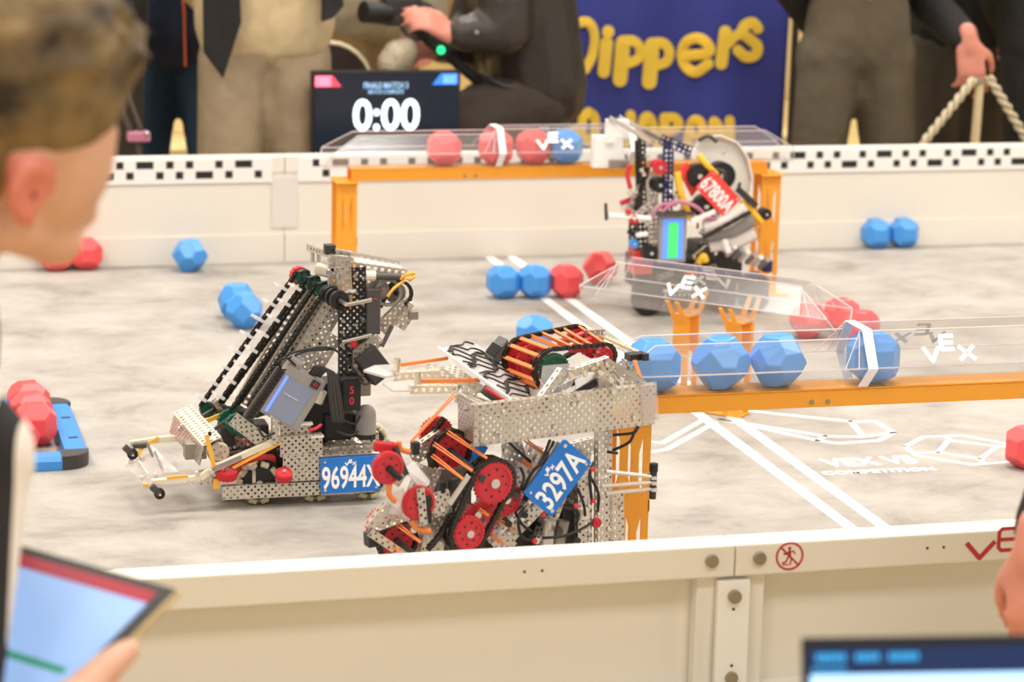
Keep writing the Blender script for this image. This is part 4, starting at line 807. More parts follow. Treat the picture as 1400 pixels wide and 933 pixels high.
# red plates and dark drums
b.plate([(976, 232, -.03), (1013, 273, -.03), (989, 297, -.03), (950, 256, -.03)], '67800A', 'redplate', .05, .66, vex=False); b.quad([(926, 232, .0), (940, 222, .0), (955, 258, .0), (946, 270, .0)], .005, 'redplate', 'red_panel', bevel=.001)
for q, r in (((954, 240, .0), .03), ((963, 282, .0), .03), ((900, 228, .0), .018), ((900, 252, .02), .02), ((985, 240, .05), .035), ((1045, 292, -.01), .014), ((888, 345, .0), .02), ((975, 345, .0), .02)): b.gear(q, r, .03, 'redgear' if r == .018 else 'black', teeth=16, holes=0, toothed=False, name='roller', bore='steel')
for pts in ([(926, 235, -.01), (930, 262, -.02), (940, 290, -.02), (947, 300, -.02)], [(955, 212, .0), (965, 225, -.01), (980, 240, -.01)], [(955, 360, -.02), (962, 350, -.03), (965, 358, -.03)], [(1015, 275, -.02), (1030, 292, -.02), (1042, 304, -.02)]): b.cable(pts, .009, 'yellow', 'air_hose')
for pts in ([(905, 290, -.03), (925, 276, -.04), (950, 282, -.04), (965, 295, -.03)], [(945, 300, -.03), (965, 298, -.04), (980, 300, -.03)], [(890, 300, -.01), (905, 280, -.03), (925, 280, -.03)]): b.cable(pts, .005, 'pink', 'cable')
b.bar((945, 303, -.04), (978, 289, -.04), .012, .008, 'white', 'tie_bar', bevel=.002)
for i, (A, B) in enumerate((((962, 312, -.03), (1020, 285, -.03)), ((965, 322, -.02), (1030, 300, -.02)), ((970, 338, -.01), (1032, 318, -.01)))): b.cable([A, ((A[0]+B[0])/2+4, (A[1]+B[1])/2+4, A[2]), B], .018, 'grey' if i == 1 else 'pvc_grey', 'tread_flap', flat=.5)
b.chain([(962, 325, -.05), (1025, 290, -.05)], w=.014, pitch=.012)
for k in range(7): b.rod((985+9*k, 345+3.5*k, .02), (996+9*k, 334+3.5*k, -.02), .007, 'pvc_grey' if k % 2 else 'grey', 'spring_coil', 8)
b.box((1051, 365, .0), U, Zv, .02, .03, .04, 'alu_navy', 'end_bracket', .002); b.bar((1008, 258, -.03), (1034, 282, -.03), .016, .01, 'dark', 'black_arm', bevel=.002); b.rod((1012, 250, -.03), (1008, 262, -.03), .004, 'dark', 'pin'); b.rod((1024, 292, -.01), (1050, 290, -.01), .004, 'dark', 'axle')
b.rod((990, 328, -.04), (996, 345, -.04), .008, 'white', 'bumper'); b.gear((866, 300, -.01), .012, .012, 'redgear', teeth=10, holes=0); b.gear((866, 333, .0), .012, .012, 'block_blue', teeth=10, holes=0, name='blue_knob'); b.rod((870, 322, -.01), (885, 320, -.01), .006, 'white', 'bumper')
# translucent hood at the back right: bent sheet strips
hood = [(958, 190), (985, 186), (1008, 196), (1022, 216), (1028, 245), (1022, 275)]; mat('hood_white', 'efeae0', .45)
for (x0, y0), (x1, y1) in zip(hood[:-1], hood[1:]): b.quad([(x0, y0, .06), (x1, y1, .06), (x1-12, y1+10, .16), (x0-12, y0+10, .16)], .004, 'hood_white', 'hood_sheet')
b.quad([(950, 200, .08), (962, 188, .08), (1008, 200, .08), (1026, 240, .08), (1020, 280, .08), (985, 262, .08)], .004, 'hood_white', 'hood_side')
b.cable([(955, 192, .03), (968, 186, .02), (980, 194, .02)], .005, 'darkgrey', 'cable'); b.cable([(978, 232, .0), (990, 236, -.02), (992, 250, -.02)], .005, 'dark', 'cable')
for i in range(46):
    px, py = random.uniform(868, 1000), random.uniform(255, 380)
    if 897 < px < 943 and 290 < py < 366: continue
    A = (px, py, random.uniform(.0, .08)); B = (px+random.uniform(-22, 22), py+random.uniform(-18, 18), A[2]+.01)
    if i % 3: b.rod(A, B, random.uniform(.003, .007), random.choice(('dark', 'black', 'alu', 'steel', 'alu_dark', 'redgear', 'white')), 'spacer', 6)
    else: b.chan(A, B, 1, 1, name='linkage', stag=False, mt=random.choice(('alu', 'alu_dark', 'alu_black')))
for i in range(24): b.screw(P(random.uniform(870, 1000), random.uniform(200, 370), -.005), -N, .006)
b.fin()
# ================================================================== people
mat('skin', 'd7a78f', .5, 0, .05, 30); mat('skin_pink', 'd68d7c', .5, 0, .05, 30); mat('ear_red', 'dd8373', .5); mat('hair_blond', '2b2016', .75, 0, 0, 18, h2='9a8056', bump=.8); mat('hair_dark', '2b211a', .7, 0, .3, 60); mat('shoe', '221f1e', .5)
for nm, h in (('cloth_black', '1d1b1b'), ('cloth_brown', '3b332b'), ('denim', '24405f'), ('navy', '1d2a48'), ('tan', 'cdb890'), ('sweat_grey', 'a8957a'), ('slacks', '5b5140'), ('slacks_dark', '463d31'), ('leather', '332d29'), ('trouser_dark', '3f362f'), ('sleeve_grey', '9b9078'), ('cloth_khaki', '8d7650')): mat(nm, h, .85 if nm != 'leather' else .36, 0, .12, 14, bump=.9)
V = Vector
def hand(mb, wrist, d, back, curl=(25, 30, 25), thumb=None, s=1., spread=.09, tcurl=1.):
    """wrist, finger direction d, back-of-hand normal, thumb side vector"""
    d = V(d).normalized(); back = V(back); back = (back-d*back.dot(d)).normalized(); side = V(thumb) if thumb else d.cross(back); side = (side-d*side.dot(d)-back*side.dot(back)).normalized()
    w = V(wrist); mb.capsule(w-d*.03*s, w+d*.01*s, .026*s, .028*s)
    for i in range(4):
        k = (1.5-i)*.0195*s; base = w+d*(.088-.004*abs(i-1))*s+side*k; mb.capsule(w+d*.012*s+side*k*.7, base, .0165*s, .0125*s)
        L = (.040, .046, .043, .033)[i]*s; p = base; dd = (d+side*((1.5-i)*spread)).normalized(); a = 0
        for j, f in enumerate((1., .66, .5)):
            a += radians(curl[j]+4*i); e = dd*cos(a)-back*sin(a); q = p+e*(L*f); mb.capsule(p, q, (.0098-.0012*j)*s, (.009-.0013*j)*s); p = q
    p = w+d*.022*s+side*.026*s; q = p+(d*.55+side*.75-back*.25*tcurl).normalized()*.04*s; r = q+(d*.85+side*.3-back*.45*tcurl).normalized()*.034*s; t = r+(d*.95+side*.05-back*.5*tcurl).normalized()*.026*s
    mb.capsule(w+side*.01*s, p, .02*s, .017*s); mb.capsule(p, q, .0165*s, .0125*s); mb.capsule(q, r, .0125*s, .0105*s); mb.capsule(r, t, .0105*s, .0085*s)
def stand(x, y, face, h=1.72, lean=0., apart=.09):
    k = h/1.72; f = V((cos(face), sin(face), 0)); l = V((-sin(face), cos(face), 0)); o = V((x, y, GZ)); z = V((0, 0, 1)); J = {'f': f, 'l': l, 'k': k}
    J['pelvis'] = o+z*.92*k; J['chest'] = o+z*1.24*k+f*lean; J['neck'] = o+z*1.44*k+f*lean*1.5; J['head'] = o+z*1.60*k+f*(lean*1.8+.01)
    for s_, n in ((1, 'L'), (-1, 'R')):
        J['hip'+n] = o+z*.88*k+l*(s_*.085); J['knee'+n] = o+z*.48*k+l*(s_*apart)+f*.02; J['ank'+n] = o+z*.09*k+l*(s_*(apart+.01))-f*.02
        J['sho'+n] = o+z*1.40*k+l*(s_*.18)+f*lean*1.4; J['elb'+n] = o+z*1.12*k+l*(s_*.23)-f*.06; J['wri'+n] = o+z*.93*k+l*(s_*.06)-f*.17
    return J
def person(J, label, top, bottom, hair='hair_dark', hands='LR', leg=(.098, .078, .066), arm=(.062, .052), curl=(25, 30, 25), hd={}, hem=0., torso=.125, skin='skin', group=None, waistz=None, voxel=.013):
    f, l, k = J['f'], J['l'], J['k']; g = V((J['pelvis'].x, J['pelvis'].y, GZ)); root = empty('person', g, label, 'person', group); z = V((0, 0, 1))
    b_ = MB()                          # the body under the clothes, one surface
    H_ = J['head']; hu = (H_-J['neck']).normalized(); b_.ball(H_+hu*.02, .1, 14, 10, sc=(.86, .9, 1.12)); b_.capsule(H_-hu*.05+f*.045, H_-hu*.085+f*.07, .052, .034); b_.capsule(H_+f*.09+hu*.01, H_+f*.115-hu*.02, .010, .016)
    for s_ in (1, -1): b_.capsule(H_+l*(s_*.088)+hu*.02, H_+l*(s_*.088)-hu*.02, .016, .012)
    b_.capsule(J['neck']-z*.05, H_-hu*.04, .058, .054); b_.capsule(J['pelvis'], J['chest'], .09, .1); b_.capsule(J['chest'], J['neck'], .1, .06)
    for n in 'LR':
        b_.capsule(J['chest']+z*.1, J['sho'+n], .06, .05); b_.capsule(J['sho'+n], J['elb'+n], .046, .038); b_.capsule(J['elb'+n], J['wri'+n], .038, .026)
        b_.capsule(J['pelvis'], J['hip'+n], .09, .08); b_.capsule(J['hip'+n], J['knee'+n], .07, .05); b_.capsule(J['knee'+n], J['ank'+n], .048, .035)
        dd = (J['wri'+n]-J['elb'+n]).normalized(); kw = hd.get(n, {}); hand(b_, J['wri'+n], kw.get('d', dd), kw.get('back', l*(1 if n == 'L' else -1)), kw.get('curl', curl), kw.get('thumb', f), kw.get('s', 1.), kw.get('spread', .09))
    remesh(b_, 'body', skin, root, .009, 3)
    t = MB()
    for n in 'LR':
        t.capsule(J['pelvis']+z*.04, J['hip'+n], .115, .112); t.capsule(J['hip'+n], J['knee'+n], leg[0]+.012, leg[1]); t.capsule(J['knee'+n], J['ank'+n]+z*.0, leg[1], leg[2])
    [t.capsule(J['pelvis']+z*.02+l*q_, J['pelvis']+(J['chest']-J['pelvis'])*.35+l*q_*.9, .118, .112) for q_ in (-.055, .055)]; tr = remesh(t, 'trousers', bottom, root, voxel, 4)
    c = MB(); up = (J['chest']-J['pelvis']); w0 = J['pelvis']+z*hem
    c.capsule(w0, J['chest'], torso+.012, torso+.008)
    for s_ in (1, -1):
        c.capsule(w0+l*(s_*.065), J['chest']+l*(s_*.075), torso+.012, torso+.008); c.capsule(J['chest']+l*(s_*.07), J['neck']+l*(s_*.06)-z*.08, torso, .085); n = 'L' if s_ > 0 else 'R'
        c.capsule(J['neck']-z*.06, J['sho'+n], .07, .072); c.capsule(J['sho'+n], J['elb'+n], arm[0]+.012, arm[0]); c.capsule(J['elb'+n], J['wri'+n]-(J['wri'+n]-J['elb'+n]).normalized()*.03, arm[0], arm[1]-.008)
    remesh(c, 'top', top, root, voxel, 4)
    hm = MB(); hm.ball(H_+hu*.045-f*.012, .1, 14, 10, sc=(.94, .98, 1.02)); hm.ball(H_+hu*.0-f*.035, .08, 12, 8); remesh(hm, 'hair', hair, root, .012, 2)
    for s_ in (1, -1): MB().ball(H_+f*.083+l*(s_*.032)+hu*.02, .012, 8, 6).build('eye', 'white', root)
    for n in 'LR':
        s_ = MB(); A = J['ank'+n]; A = V((A.x, A.y, GZ+.045)); s_.capsule(A-f*.05, A+f*.13, .045, .040); so = remesh(s_, 'shoe', 'shoe', root, .012, 2)
    return root
def X(px, py, Y): return PY(px, py, Y)
SB = -pi/2                             # facing the field (toward -y)
# onlookers behind the far wall
p = X(112, 120, 2.44); J = stand(p.x, p.y, SB+.3, 1.78); person(J, 'person in black top and brown trousers standing behind the tripod', 'cloth_black', 'cloth_brown')
p = X(244, 120, 2.88); J = stand(p.x, p.y, SB-.2, 1.70, apart=.115); RB = person(J, 'person in dark blue jeans and navy jacket with an orange strap', 'navy', 'denim', leg=(.095, .08, .07))
MB().tube([p+V((-.02, -.17, .75-p.z)), p+V((-.005, -.175, .6-p.z)), p+V((.0, -.165, .43-p.z))], .011, 8, flat=.35).build('strap', mat('strap_orange', 'd0602e', .6).name, RB); MB().box(p.x+.05, p.x+.12, p.y-.19, p.y-.15, .47, .66).build('belt_bag', 'cloth_black', RB, bevel=.01)
p = X(362, 120, 2.34); J = stand(p.x, p.y, SB, 1.76, apart=.112); RC = person(J, 'person in beige sweatpants and tan sweatshirt under a black jacket', 'tan', 'sweat_grey', leg=(.10, .092, .085), hem=.05, torso=.13)
for s_, w_ in ((-1, .10), (1, .07)):   # open jacket fronts
    mb = MB(); x0 = p.x+s_*.20; mb.prism([(x0, p.y-.14, .53 if s_ < 0 else .66), (x0-s_*w_*.5, p.y-.17, .46 if s_ < 0 else .63), (x0-s_*w_, p.y-.18, .62), (x0-s_*w_*.9, p.y-.16, .95), (x0, p.y-.1, .95)], (0, -.02, 0)); mb.build('jacket_front', 'cloth_black', RC, bevel=.004)
# person and round chair behind the display
p = X(503, 60, 3.62); J = stand(p.x, p.y, SB+.1, 1.70); z = V((0, 0, 1))
for n, s_ in (('L', 1), ('R', -1)): J['elb'+n] = J['shoL' if s_ > 0 else 'shoR']+J['l']*(s_*.06)-z*.29; J['wri'+n] = J['elb'+n]-z*.235+J['f']*.05-J['l']*(s_*.02)
person(J, 'person in a grey-beige top and khaki trousers behind the round chair', 'sleeve_grey', 'cloth_khaki', skin='skin_pink')
ch = empty('round_back_chair', (p.x, p.y, GZ), 'dark chair with a round cream-rimmed back beside the timer display', 'chair'); mat('chair_brown', '3a3029', .6); mat('chair_rim', 'd9c9a6', .5)
cp = X(452, 85, 2.8); cx, cy = cp.x, cp.y
ch.location = (cx, cy, GZ)
R_ = .135; MB().prism([(cx+R_*cos(a*pi/14), cy, .33+R_*1.15*sin(a*pi/14)) for a in range(28)], (0, .03, 0)).build('backrest', 'chair_brown', ch, bevel=.004)
mb = MB(); mb.tube([(cx+R_*cos(a*pi/14), cy+.015, .33+R_*1.15*sin(a*pi/14)) for a in range(29)], .011, 8); mb.build('back_rim', 'chair_rim', ch, smooth=True)
MB().box(cx-.2, cx+.2, cy+.03, cy+.43, .03, .08).build('seat', 'chair_brown', ch, bevel=.015)
for dx in (-.17, .17):
    for dy in (.06, .40): MB().cyl((cx+dx, cy+dy, GZ), (cx+dx, cy+dy, .03), .014).build('leg', 'chair_rim', ch)
for dx in (-.1, .1): MB().cyl((cx+dx, cy+.035, .04), (cx+dx, cy+.025, .25), .01).build('back_post', 'chair_rim', ch)
# slacks, black sweater
p = X(1168, 120, 2.36); J = stand(p.x, p.y, SB, 1.74, apart=.128); person(J, 'person in loose brown-grey slacks standing beside the blue banner', 'cloth_black', 'slacks', leg=(.092, .080, .068), hem=.27)
p = X(1312, 120, 2.82); J = stand(p.x, p.y, SB, 1.72, apart=.09)
J['wriR'] = X(1324, 58, 2.16); J['elbR'] = X(1270, 5, 2.42); J['shoR'] = V((p.x-.19, p.y, 1.0)); 
person(J, 'person in a black sweater with one hand on the rope post', 'cloth_black', 'slacks_dark', hd={'R': {'d': V((.16, -.05, -1)), 'back': V((-.1, -1, .1)), 'thumb': V((1, 0, .1)), 'curl': (14, 26, 25), 's': 1.12, 'spread': .2}}, hem=.03, skin='skin_pink', arm=(.066, .06))
p = X(1440, 120, 2.40); J = stand(p.x, p.y, SB+.2, 1.72); person(J, 'person in all black beside the rope barrier', 'cloth_black', 'cloth_black')
# crouching camera operator
f = V((-1, -.1, 0)).normalized(); l = V((-f.y, f.x, 0)); YE = 2.42
J = {'f': f, 'l': l, 'k': 1.}; J['pelvis'] = X(727, 118, YE+.03); J['chest'] = X(706, -40, YE); J['neck'] = X(690, -150, YE); J['head'] = X(668, -225, YE)
J['hipL'] = X(735, 135, YE-.07); J['hipR'] = X(730, 128, YE+.1); J['kneeL'] = X(628, 168, YE-.12); J['kneeR'] = X(660, 150, YE+.16)
for n in 'LR': J['ank'+n] = V((J['knee'+n].x+(.10 if n == 'L' else .32), J['knee'+n].y, GZ+.09))
J['shoL'] = X(690, -90, YE-.16); J['shoR'] = X(690, -90, YE+.16); J['elbL'] = X(690, 40, YE-.20); J['wriL'] = X(618, 48, YE-.2); J['elbR'] = X(640, 55, YE+.12); J['wriR'] = X(597, 66, YE-.02)
RE = person(J, 'person in a black leather jacket crouching with a camera gimbal', 'leather', 'trouser_dark', hd={'L': {'d': V((-.85, -.1, .5)), 'back': V((.35, -.7, .6)), 'thumb': V((-.3, -.2, 1)), 'curl': (20, 25, 20)}, 'R': {'d': V((-1, -.1, .15)), 'back': V((.1, -1, .2)), 'thumb': V((0, 0, 1)), 'curl': (70, 80, 45)}}, skin='skin_pink', hem=.0, torso=.138, arm=(.082, .06), leg=(.105, .09, .07))
c = X(700, 30, YE-.26)                  # jacket details: pocket flap, zip, folds at the elbow and hem
for q, w_, h_2 in (((735, 75), .07, .018), ((700, -10), .05, .012)): e_ = X(q[0], q[1], YE-.145); MB().box(e_.x-w_, e_.x+w_*.4, e_.y-.012, e_.y+.02, e_.z-h_2, e_.z+h_2).build('pocket_flap', 'leather', RE, bevel=.006)
for pts in ([(655, 100), (690, 118), (740, 128), (790, 122)], [(650, 20), (672, 46), (700, 52)], [(720, 40), (745, 52), (772, 40)], [(705, 95), (740, 88), (775, 96)]): MB().tube([X(a, b2, YE-.135-.02*sin(i*1.4)) for i, (a, b2) in enumerate(pts)], [.006]+[.014]*(len(pts)-2)+[.006], 8).build('jacket_fold', 'leather', RE, smooth=True)
b2 = X(652, 45, YE-.27); MB().ball(b2, .007).build('snap_button', 'bolt', RE)
gb = empty('camera_gimbal', X(600, 65, YE-.08), 'black camera gimbal with a green light and fluffy microphone, held by the crouching person', 'camera'); mat('led_green', '27e083', .4, emit=1.6); mat('fur', 'd9cdb2', .95, 0, .12, 60, bump=.8)
MB().cyl(X(570, 40, YE-.1), X(662, 118, YE-.1), .016, seg=12).build('grip', 'black', gb); MB().cyl(X(585, 52, YE-.1), X(612, 74, YE-.1), .021, seg=12).build('handle', 'dark', gb); MB().ball(X(603, 68.5, YE-.135), .0125, 12, 8).build('status_light', 'led_green', gb)
c = X(550, 18, YE-.06); MB().box(c.x-.06, c.x+.05, c.y-.04, c.y+.05, c.z-.035, c.z+.05).build('camera_body', 'dark', gb, bevel=.008); MB().cyl(c+V((-.05, -.03, 0)), c+V((-.13, -.06, .01)), .032, seg=18).build('lens', 'black', gb); MB().ring(c+V((.045, -.02, -.02)), (.2, 1, 0), .06, .045, .02).build('gimbal_ring', 'darkgrey', gb)
fu = MB()
for dx, dz_, r in ((0, 0, .05), (-.02, -.02, .045), (.02, .015, .04), (-.005, -.055, .03)): q = X(545, 76, YE-.08); fu.ball(q+V((dx, 0, dz_)), r, 12, 8)
remesh(fu, 'fluffy_cover', 'fur', gb, .008, 1)
# ------------------------------------------------------------------ referee at the near corner, holding a tablet
M = mat('stripes', 'f0ebe2', .8); nt = M.node_tree; bs = nt.nodes['Principled BSDF']; ge = nt.nodes.new('ShaderNodeNewGeometry'); dt = nt.nodes.new('ShaderNodeVectorMath'); dt.operation = 'DOT_PRODUCT'; dt.inputs[1].default_value = tuple(_rt*23)
fr_ = nt.nodes.new('ShaderNodeMath'); fr_.operation = 'FRACT'; ad = nt.nodes.new('ShaderNodeMath'); ad.operation = 'ADD'; gt = nt.nodes.new('ShaderNodeMath'); gt.operation = 'LESS_THAN'; gt.inputs[1].default_value = .42
mx = nt.nodes.new('ShaderNodeMixRGB'); mx.inputs[1].default_value = (*hexc('e6ddd2'), 1); mx.inputs[2].default_value = (*hexc('1c1718'), 1)
nt.links.new(ge.outputs['Position'], dt.inputs[0]); nt.links.new(dt.outputs['Value'], ad.inputs[0]); nt.links.new(ad.outputs[0], fr_.inputs[0]); nt.links.new(fr_.outputs[0], gt.inputs[0]); nt.links.new(gt.outputs[0], mx.inputs[0]); nt.links.new(mx.outputs[0], bs.inputs['Base Color'])
edge = PD(24, 650, 2.18); ad.inputs[1].default_value = .42-((edge.dot(_rt)*23) % 1)
TRc = PD(241, 806, 2.27); sc_ = 2.27/FPX
tu = (RT*(-315)-UP*(-64)*1.0+FW*182)*sc_; tu = (RT*-315+UP*64+FW*182).normalized(); tv = (RT*-130-UP*139-FW*176); tv = (tv-tu*tv.dot(tu)).normalized(); tn = tu.cross(tv); tn = tn if tn.dot(CAM-TRc) > 0 else -tn
TW, TH = .255, .178; tab = empty('tablet', TRc+tu*TW/2+tv*TH, 'tablet with red header and green bar held by the referee', 'tablet'); mat('tablet_case', 'c9b48a', .4, .3); mat('tab_blue', '8fb2e6', .3, emit=.22); mat('tab_red', 'a02840', .3, emit=.12); mat('tab_green', '0c8a50', .3, emit=.15); mat('tab_text', '8f9fc2', .3, emit=.3)
def tq(x0, x1, y0, y1, zt, zb_): return [TRc+tu*x+tv*y+tn*z_ for z_ in (zb_, zt) for x, y in ((x0, y0), (x1, y0), (x1, y1), (x0, y1))]
def TP(px, py, off=0.): d_ = ray(px, py); return CAM+d_*((TRc+tn*off-CAM).dot(tn)/d_.dot(tn))
hips = PD(-330, 980, 2.45); hips.z = .48; RR = empty('person', (hips.x, hips.y, GZ), 'fair-haired referee in a black and white striped shirt holding a tablet', 'person')
hf = (RT*.80+FW*.60-UP*.02).normalized(); hu = (UP-RT*.12); hu = (hu-hf*hu.dot(hf)).normalized(); hr = hf.cross(hu); hu = (hu*cos(.52)+hr*sin(.52)).normalized(); hr = hf.cross(hu)   # head axes; hr points to the camera
HC = PD(38, 266, 2.06)-(hr*.078-hf*.008-hu*.02)
def L(x, y, z_): return HC+hr*x+hf*y+hu*z_
def lball(mb, c, r, sc):
    n0 = len(mb.v); mb.ball((0, 0, 0), r, 18, 12, sc=sc)
    for i in range(n0, len(mb.v)): v = mb.v[i]; mb.v[i] = L(c[0]+v.x, c[1]+v.y, c[2]+v.z)
bd_ = MB(); lball(bd_, (0, -.008, .035), .1, (.76, .96, .95)); lball(bd_, (0, .03, -.01), .1, (.66, .68, .84))
bd_.capsule(L(.042, .0, -.062), L(.020, .058, -.082), .024, .024); bd_.capsule(L(-.042, .0, -.062), L(-.020, .058, -.082), .024, .024); bd_.capsule(L(0, .060, -.082), L(0, .072, -.084), .022, .018)
bd_.capsule(L(-.004, .088, .005), L(-.006, .090, -.03), .009, .012); bd_.capsule(L(0, .086, -.06), L(0, .088, -.064), .016, .014); bd_.capsule(L(-.03, .07, .02), L(.03, .07, .02), .016, .016)
ee = [(.072, .008, -.006), (.077, -.004, .006), (.080, -.017, .002), (.080, -.022, -.016), (.077, -.016, -.032), (.073, -.004, -.043), (.070, .004, -.046)]
for a, c_ in zip(ee[:-1], ee[1:]): bd_.capsule(L(*a), L(*c_), .0068, .0068)
bd_.capsule(L(.068, .006, -.02), L(.070, .006, -.028), .007, .007); bd_.capsule(L(.066, -.010, -.015), L(.066, -.010, -.028), .010, .010)
neck = PD(-120, 400, 2.14); bd_.capsule(L(0, -.04, -.03), neck, .058, .060)
SR, EL = PD(-46, 625, 2.20), PD(-96, 1090, 2.12); SL = PD(-330, 560, 2.62); chest = (SR+SL)/2+V((0, 0, -.12)); wr = TP(70, 1010, .012)
bd_.capsule(neck, chest, .06, .09); bd_.capsule(chest, hips, .1, .1); bd_.capsule(chest+V((0, 0, .08)), SR, .05, .045); bd_.capsule(SR, EL, .042, .038); bd_.capsule(EL, wr, .036, .027); bd_.capsule(chest+V((0, 0, .08)), SL, .05, .045)
ELL = PD(-360, 900, 2.7); wl = PD(-150, 960, 2.45); bd_.capsule(SL, ELL, .042, .038); bd_.capsule(ELL, wl, .036, .027); hand(bd_, wl, (RT+UP*.3), -FW, thumb=UP)
# right hand: thumb on the screen edge, fingers behind
def cap(a, b2, r0, r1): bd_.capsule(TP(*a), TP(*b2), r0, r1)
WR = TP(70, 1010, .012)
cap((70, 1010, .012), (96, 968, .014), .028, .024); cap((96, 968, .014), (124, 934, .0165), .019, .0165); cap((124, 934, .0165), (152, 908, .0155), .0155, .0145); cap((152, 908, .0155), (177, 889, .0125), .0145, .0112)
cap((120, 985, -.01), (70, 1010, .012), .024, .028)
for x0, y0, x1, y1, x2, y2 in ((140, 955, 165, 915, 140, 890), (135, 975, 158, 940, 130, 912), (128, 990, 148, 962, 118, 938), (118, 1004, 135, 985, 108, 965)): cap((x0, y0, -.012), (x1-14, y1, -.022), .011, .0105); cap((x1-14, y1, -.022), (x2-14, y2, -.021), .0100, .009)
ic = L(.078, -.008, -.02)
remesh(bd_, 'body', ['skin', 'ear_red'], RR, .0055, 3, pick=lambda c: 1 if (c-ic).length < .034 and (c-HC).dot(hr) > .064 else 0)
MB().ball(L(.069, -.001, -.022), .0065, 10, 6, sc=(1, 1, 1.2)).build('ear_opening', mat('ear_dark', '6b2f25', .7).name, RR)
hm = MB(); lball(hm, (0, -.010, .062), .1, (.86, 1.06, .94)); lball(hm, (0, -.05, .005), .1, (.74, .70, .80)); lball(hm, (0, .05, .085), .06, (1.0, .9, .7))
for i in range(120):
    t_, q_ = random.uniform(0, 2*pi), random.uniform(.15, 1.2); a = V((.084*sin(q_)*cos(t_), .103*sin(q_)*sin(t_)-.012, .058+.086*cos(q_))); hm.capsule(L(*a), L(a.x*1.03+.004, a.y+.02, a.z+.006), .011, .006, 6)
hair = remesh(hm, 'hair', 'hair_blond', RR, .0055, 2)
for s_ in (-1, 1): MB().ball(L(s_*.03, .073, .0), .010, 10, 6).build('eye', 'white', RR)
sh = MB(); sh.capsule(SR, EL, .058, .050); sh.capsule(EL, EL.lerp(wr, .25), .050, .047); sh.capsule(chest+V((0, 0, .08)), SR, .09, .062); sh.capsule(chest+V((0, 0, .08)), SL, .09, .062); sh.capsule(chest, hips, .15, .15); sh.capsule(SL, ELL, .06, .05); sh.capsule(neck-V((0, 0, .03)), chest, .075, .13)
remesh(sh, 'striped_shirt', 'stripes', RR, .010, 4)
tb = MB(); side_ = _rt
for s_ in (-1, 1):
    h0 = hips+side_*(s_*.09); kn = V((h0.x+.05, h0.y+.08, .05)); an = V((h0.x, h0.y-.02, GZ+.08)); tb.capsule(h0, kn, .105, .08); tb.capsule(kn, an, .08, .062)
    MB().capsule(V((an.x, an.y-.04, GZ+.046)), V((an.x+.05, an.y+.12, GZ+.046)), .045, .04).build('shoe', 'shoe', RR, smooth=True)
tb.capsule(hips-side_*.06, hips+side_*.06, .135, .135); remesh(tb, 'trousers', 'cloth_black', RR, .013, 4)
# tablet
MB().hexa(tq(-.0025, TW+.0025, -.0025, TH+.0025, -.001, -.008)).build('case', 'tablet_case', tab, bevel=.003); MB().hexa(tq(0, TW, 0, TH, 0, -.002)).build('bezel', 'black', tab); sc = MB().hexa(tq(.013, TW-.013, .011, TH-.011, .0006, -.001)).build('screen', 'tab_blue', tab)
MB().hexa(tq(.013, TW-.013, .011, .026, .0011, 0)).build('screen_header', 'tab_red', sc); MB().hexa(tq(.026, TW-.013, .124, .131, .0011, 0)).build('screen_bar', 'tab_green', sc)
tm = MB()
for x, y, w_ in ((.13, .118, .018), (.15, .118, .012), (.2, .06, .03), (.17, .05, .05)): tm.hexa(tq(x, x+w_, y, y+.003, .0011, 0))
tm.build('screen_text', 'tab_text', sc)
# ------------------------------------------------------------------ person at the right edge, arm hanging over the near wall
fx = PD(1720, 760, 3.05); J = stand(fx.x, fx.y, pi/2+.4, 1.75)
J['wriL'] = PD(1417, 752, 3.0); J['elbL'] = PD(1490, 600, 3.06); J['shoL'] = PD(1590, 330, 3.08); 
person(J, 'person in a black sleeve with one hand hanging by the near wall', 'cloth_black', 'cloth_black', hd={'L': {'d': (-UP*1.0-RT*.06), 'back': (-RT*.75-FW*.6), 'thumb': (FW*.8-RT*.5), 'curl': (22, 28, 25), 's': 1.0}}, skin='skin_pink', arm=(.055, .05))
# ================================================================== things behind the far wall
def XY(px, py, Y): return PY(px, py, Y)
# timer display
YM = 2.15; A, B = XY(431, 103, YM), XY(626, 99, YM); cxm = (A.x+B.x)/2; wm = (B.x-A.x); zt = (A.z+B.z)/2; hm_ = wm*.60
mat('display_dark', '0f1c2c', .25, emit=.35); mat('display_glow', 'dff2ff', .4, emit=1.4); mat('display_red', 'e8455a', .4, emit=.8); mat('display_pale_red', 'f0b8cf', .4, emit=.9); mat('display_blue', '2f7cf0', .4, emit=.8); mat('display_pale_blue', '9cc6ff', .4, emit=.9); mat('display_text', '8fb4d8', .4, emit=.8); mat('display_navy', '1d4668', .3, emit=.45)
dp = empty('timer_display', (cxm, YM+.02, GZ), 'flat screen showing a 0:00 match timer behind the far wall', 'screen')
MB().box(cxm-wm/2-.008, cxm+wm/2+.008, YM, YM+.035, zt-hm_-.01, zt+.008).build('housing', 'black', dp, bevel=.003)
s_ = MB().box(cxm-wm/2, cxm+wm/2, YM-.002, YM, zt-hm_, zt).build('screen', 'display_dark', dp)
def dq(x0, x1, z0, z1, mt, nm, sl=0): MB().prism([(cxm+x0, YM-.0026, zt+z0), (cxm+x1+(sl if sl > 0 else 0), YM-.0026, zt+z0), (cxm+x1, YM-.0026, zt+z1), (cxm+x0-(0), YM-.0026, zt+z1)], (0, .0008, 0)).build(nm, mt, s_)
hw = wm/2
dq(-hw, -hw+.05, -.036, -.004, 'display_red', 'score_field', .026); dq(-hw, -hw+.046, -.034, -.006, 'display_pale_red', 'score_text')
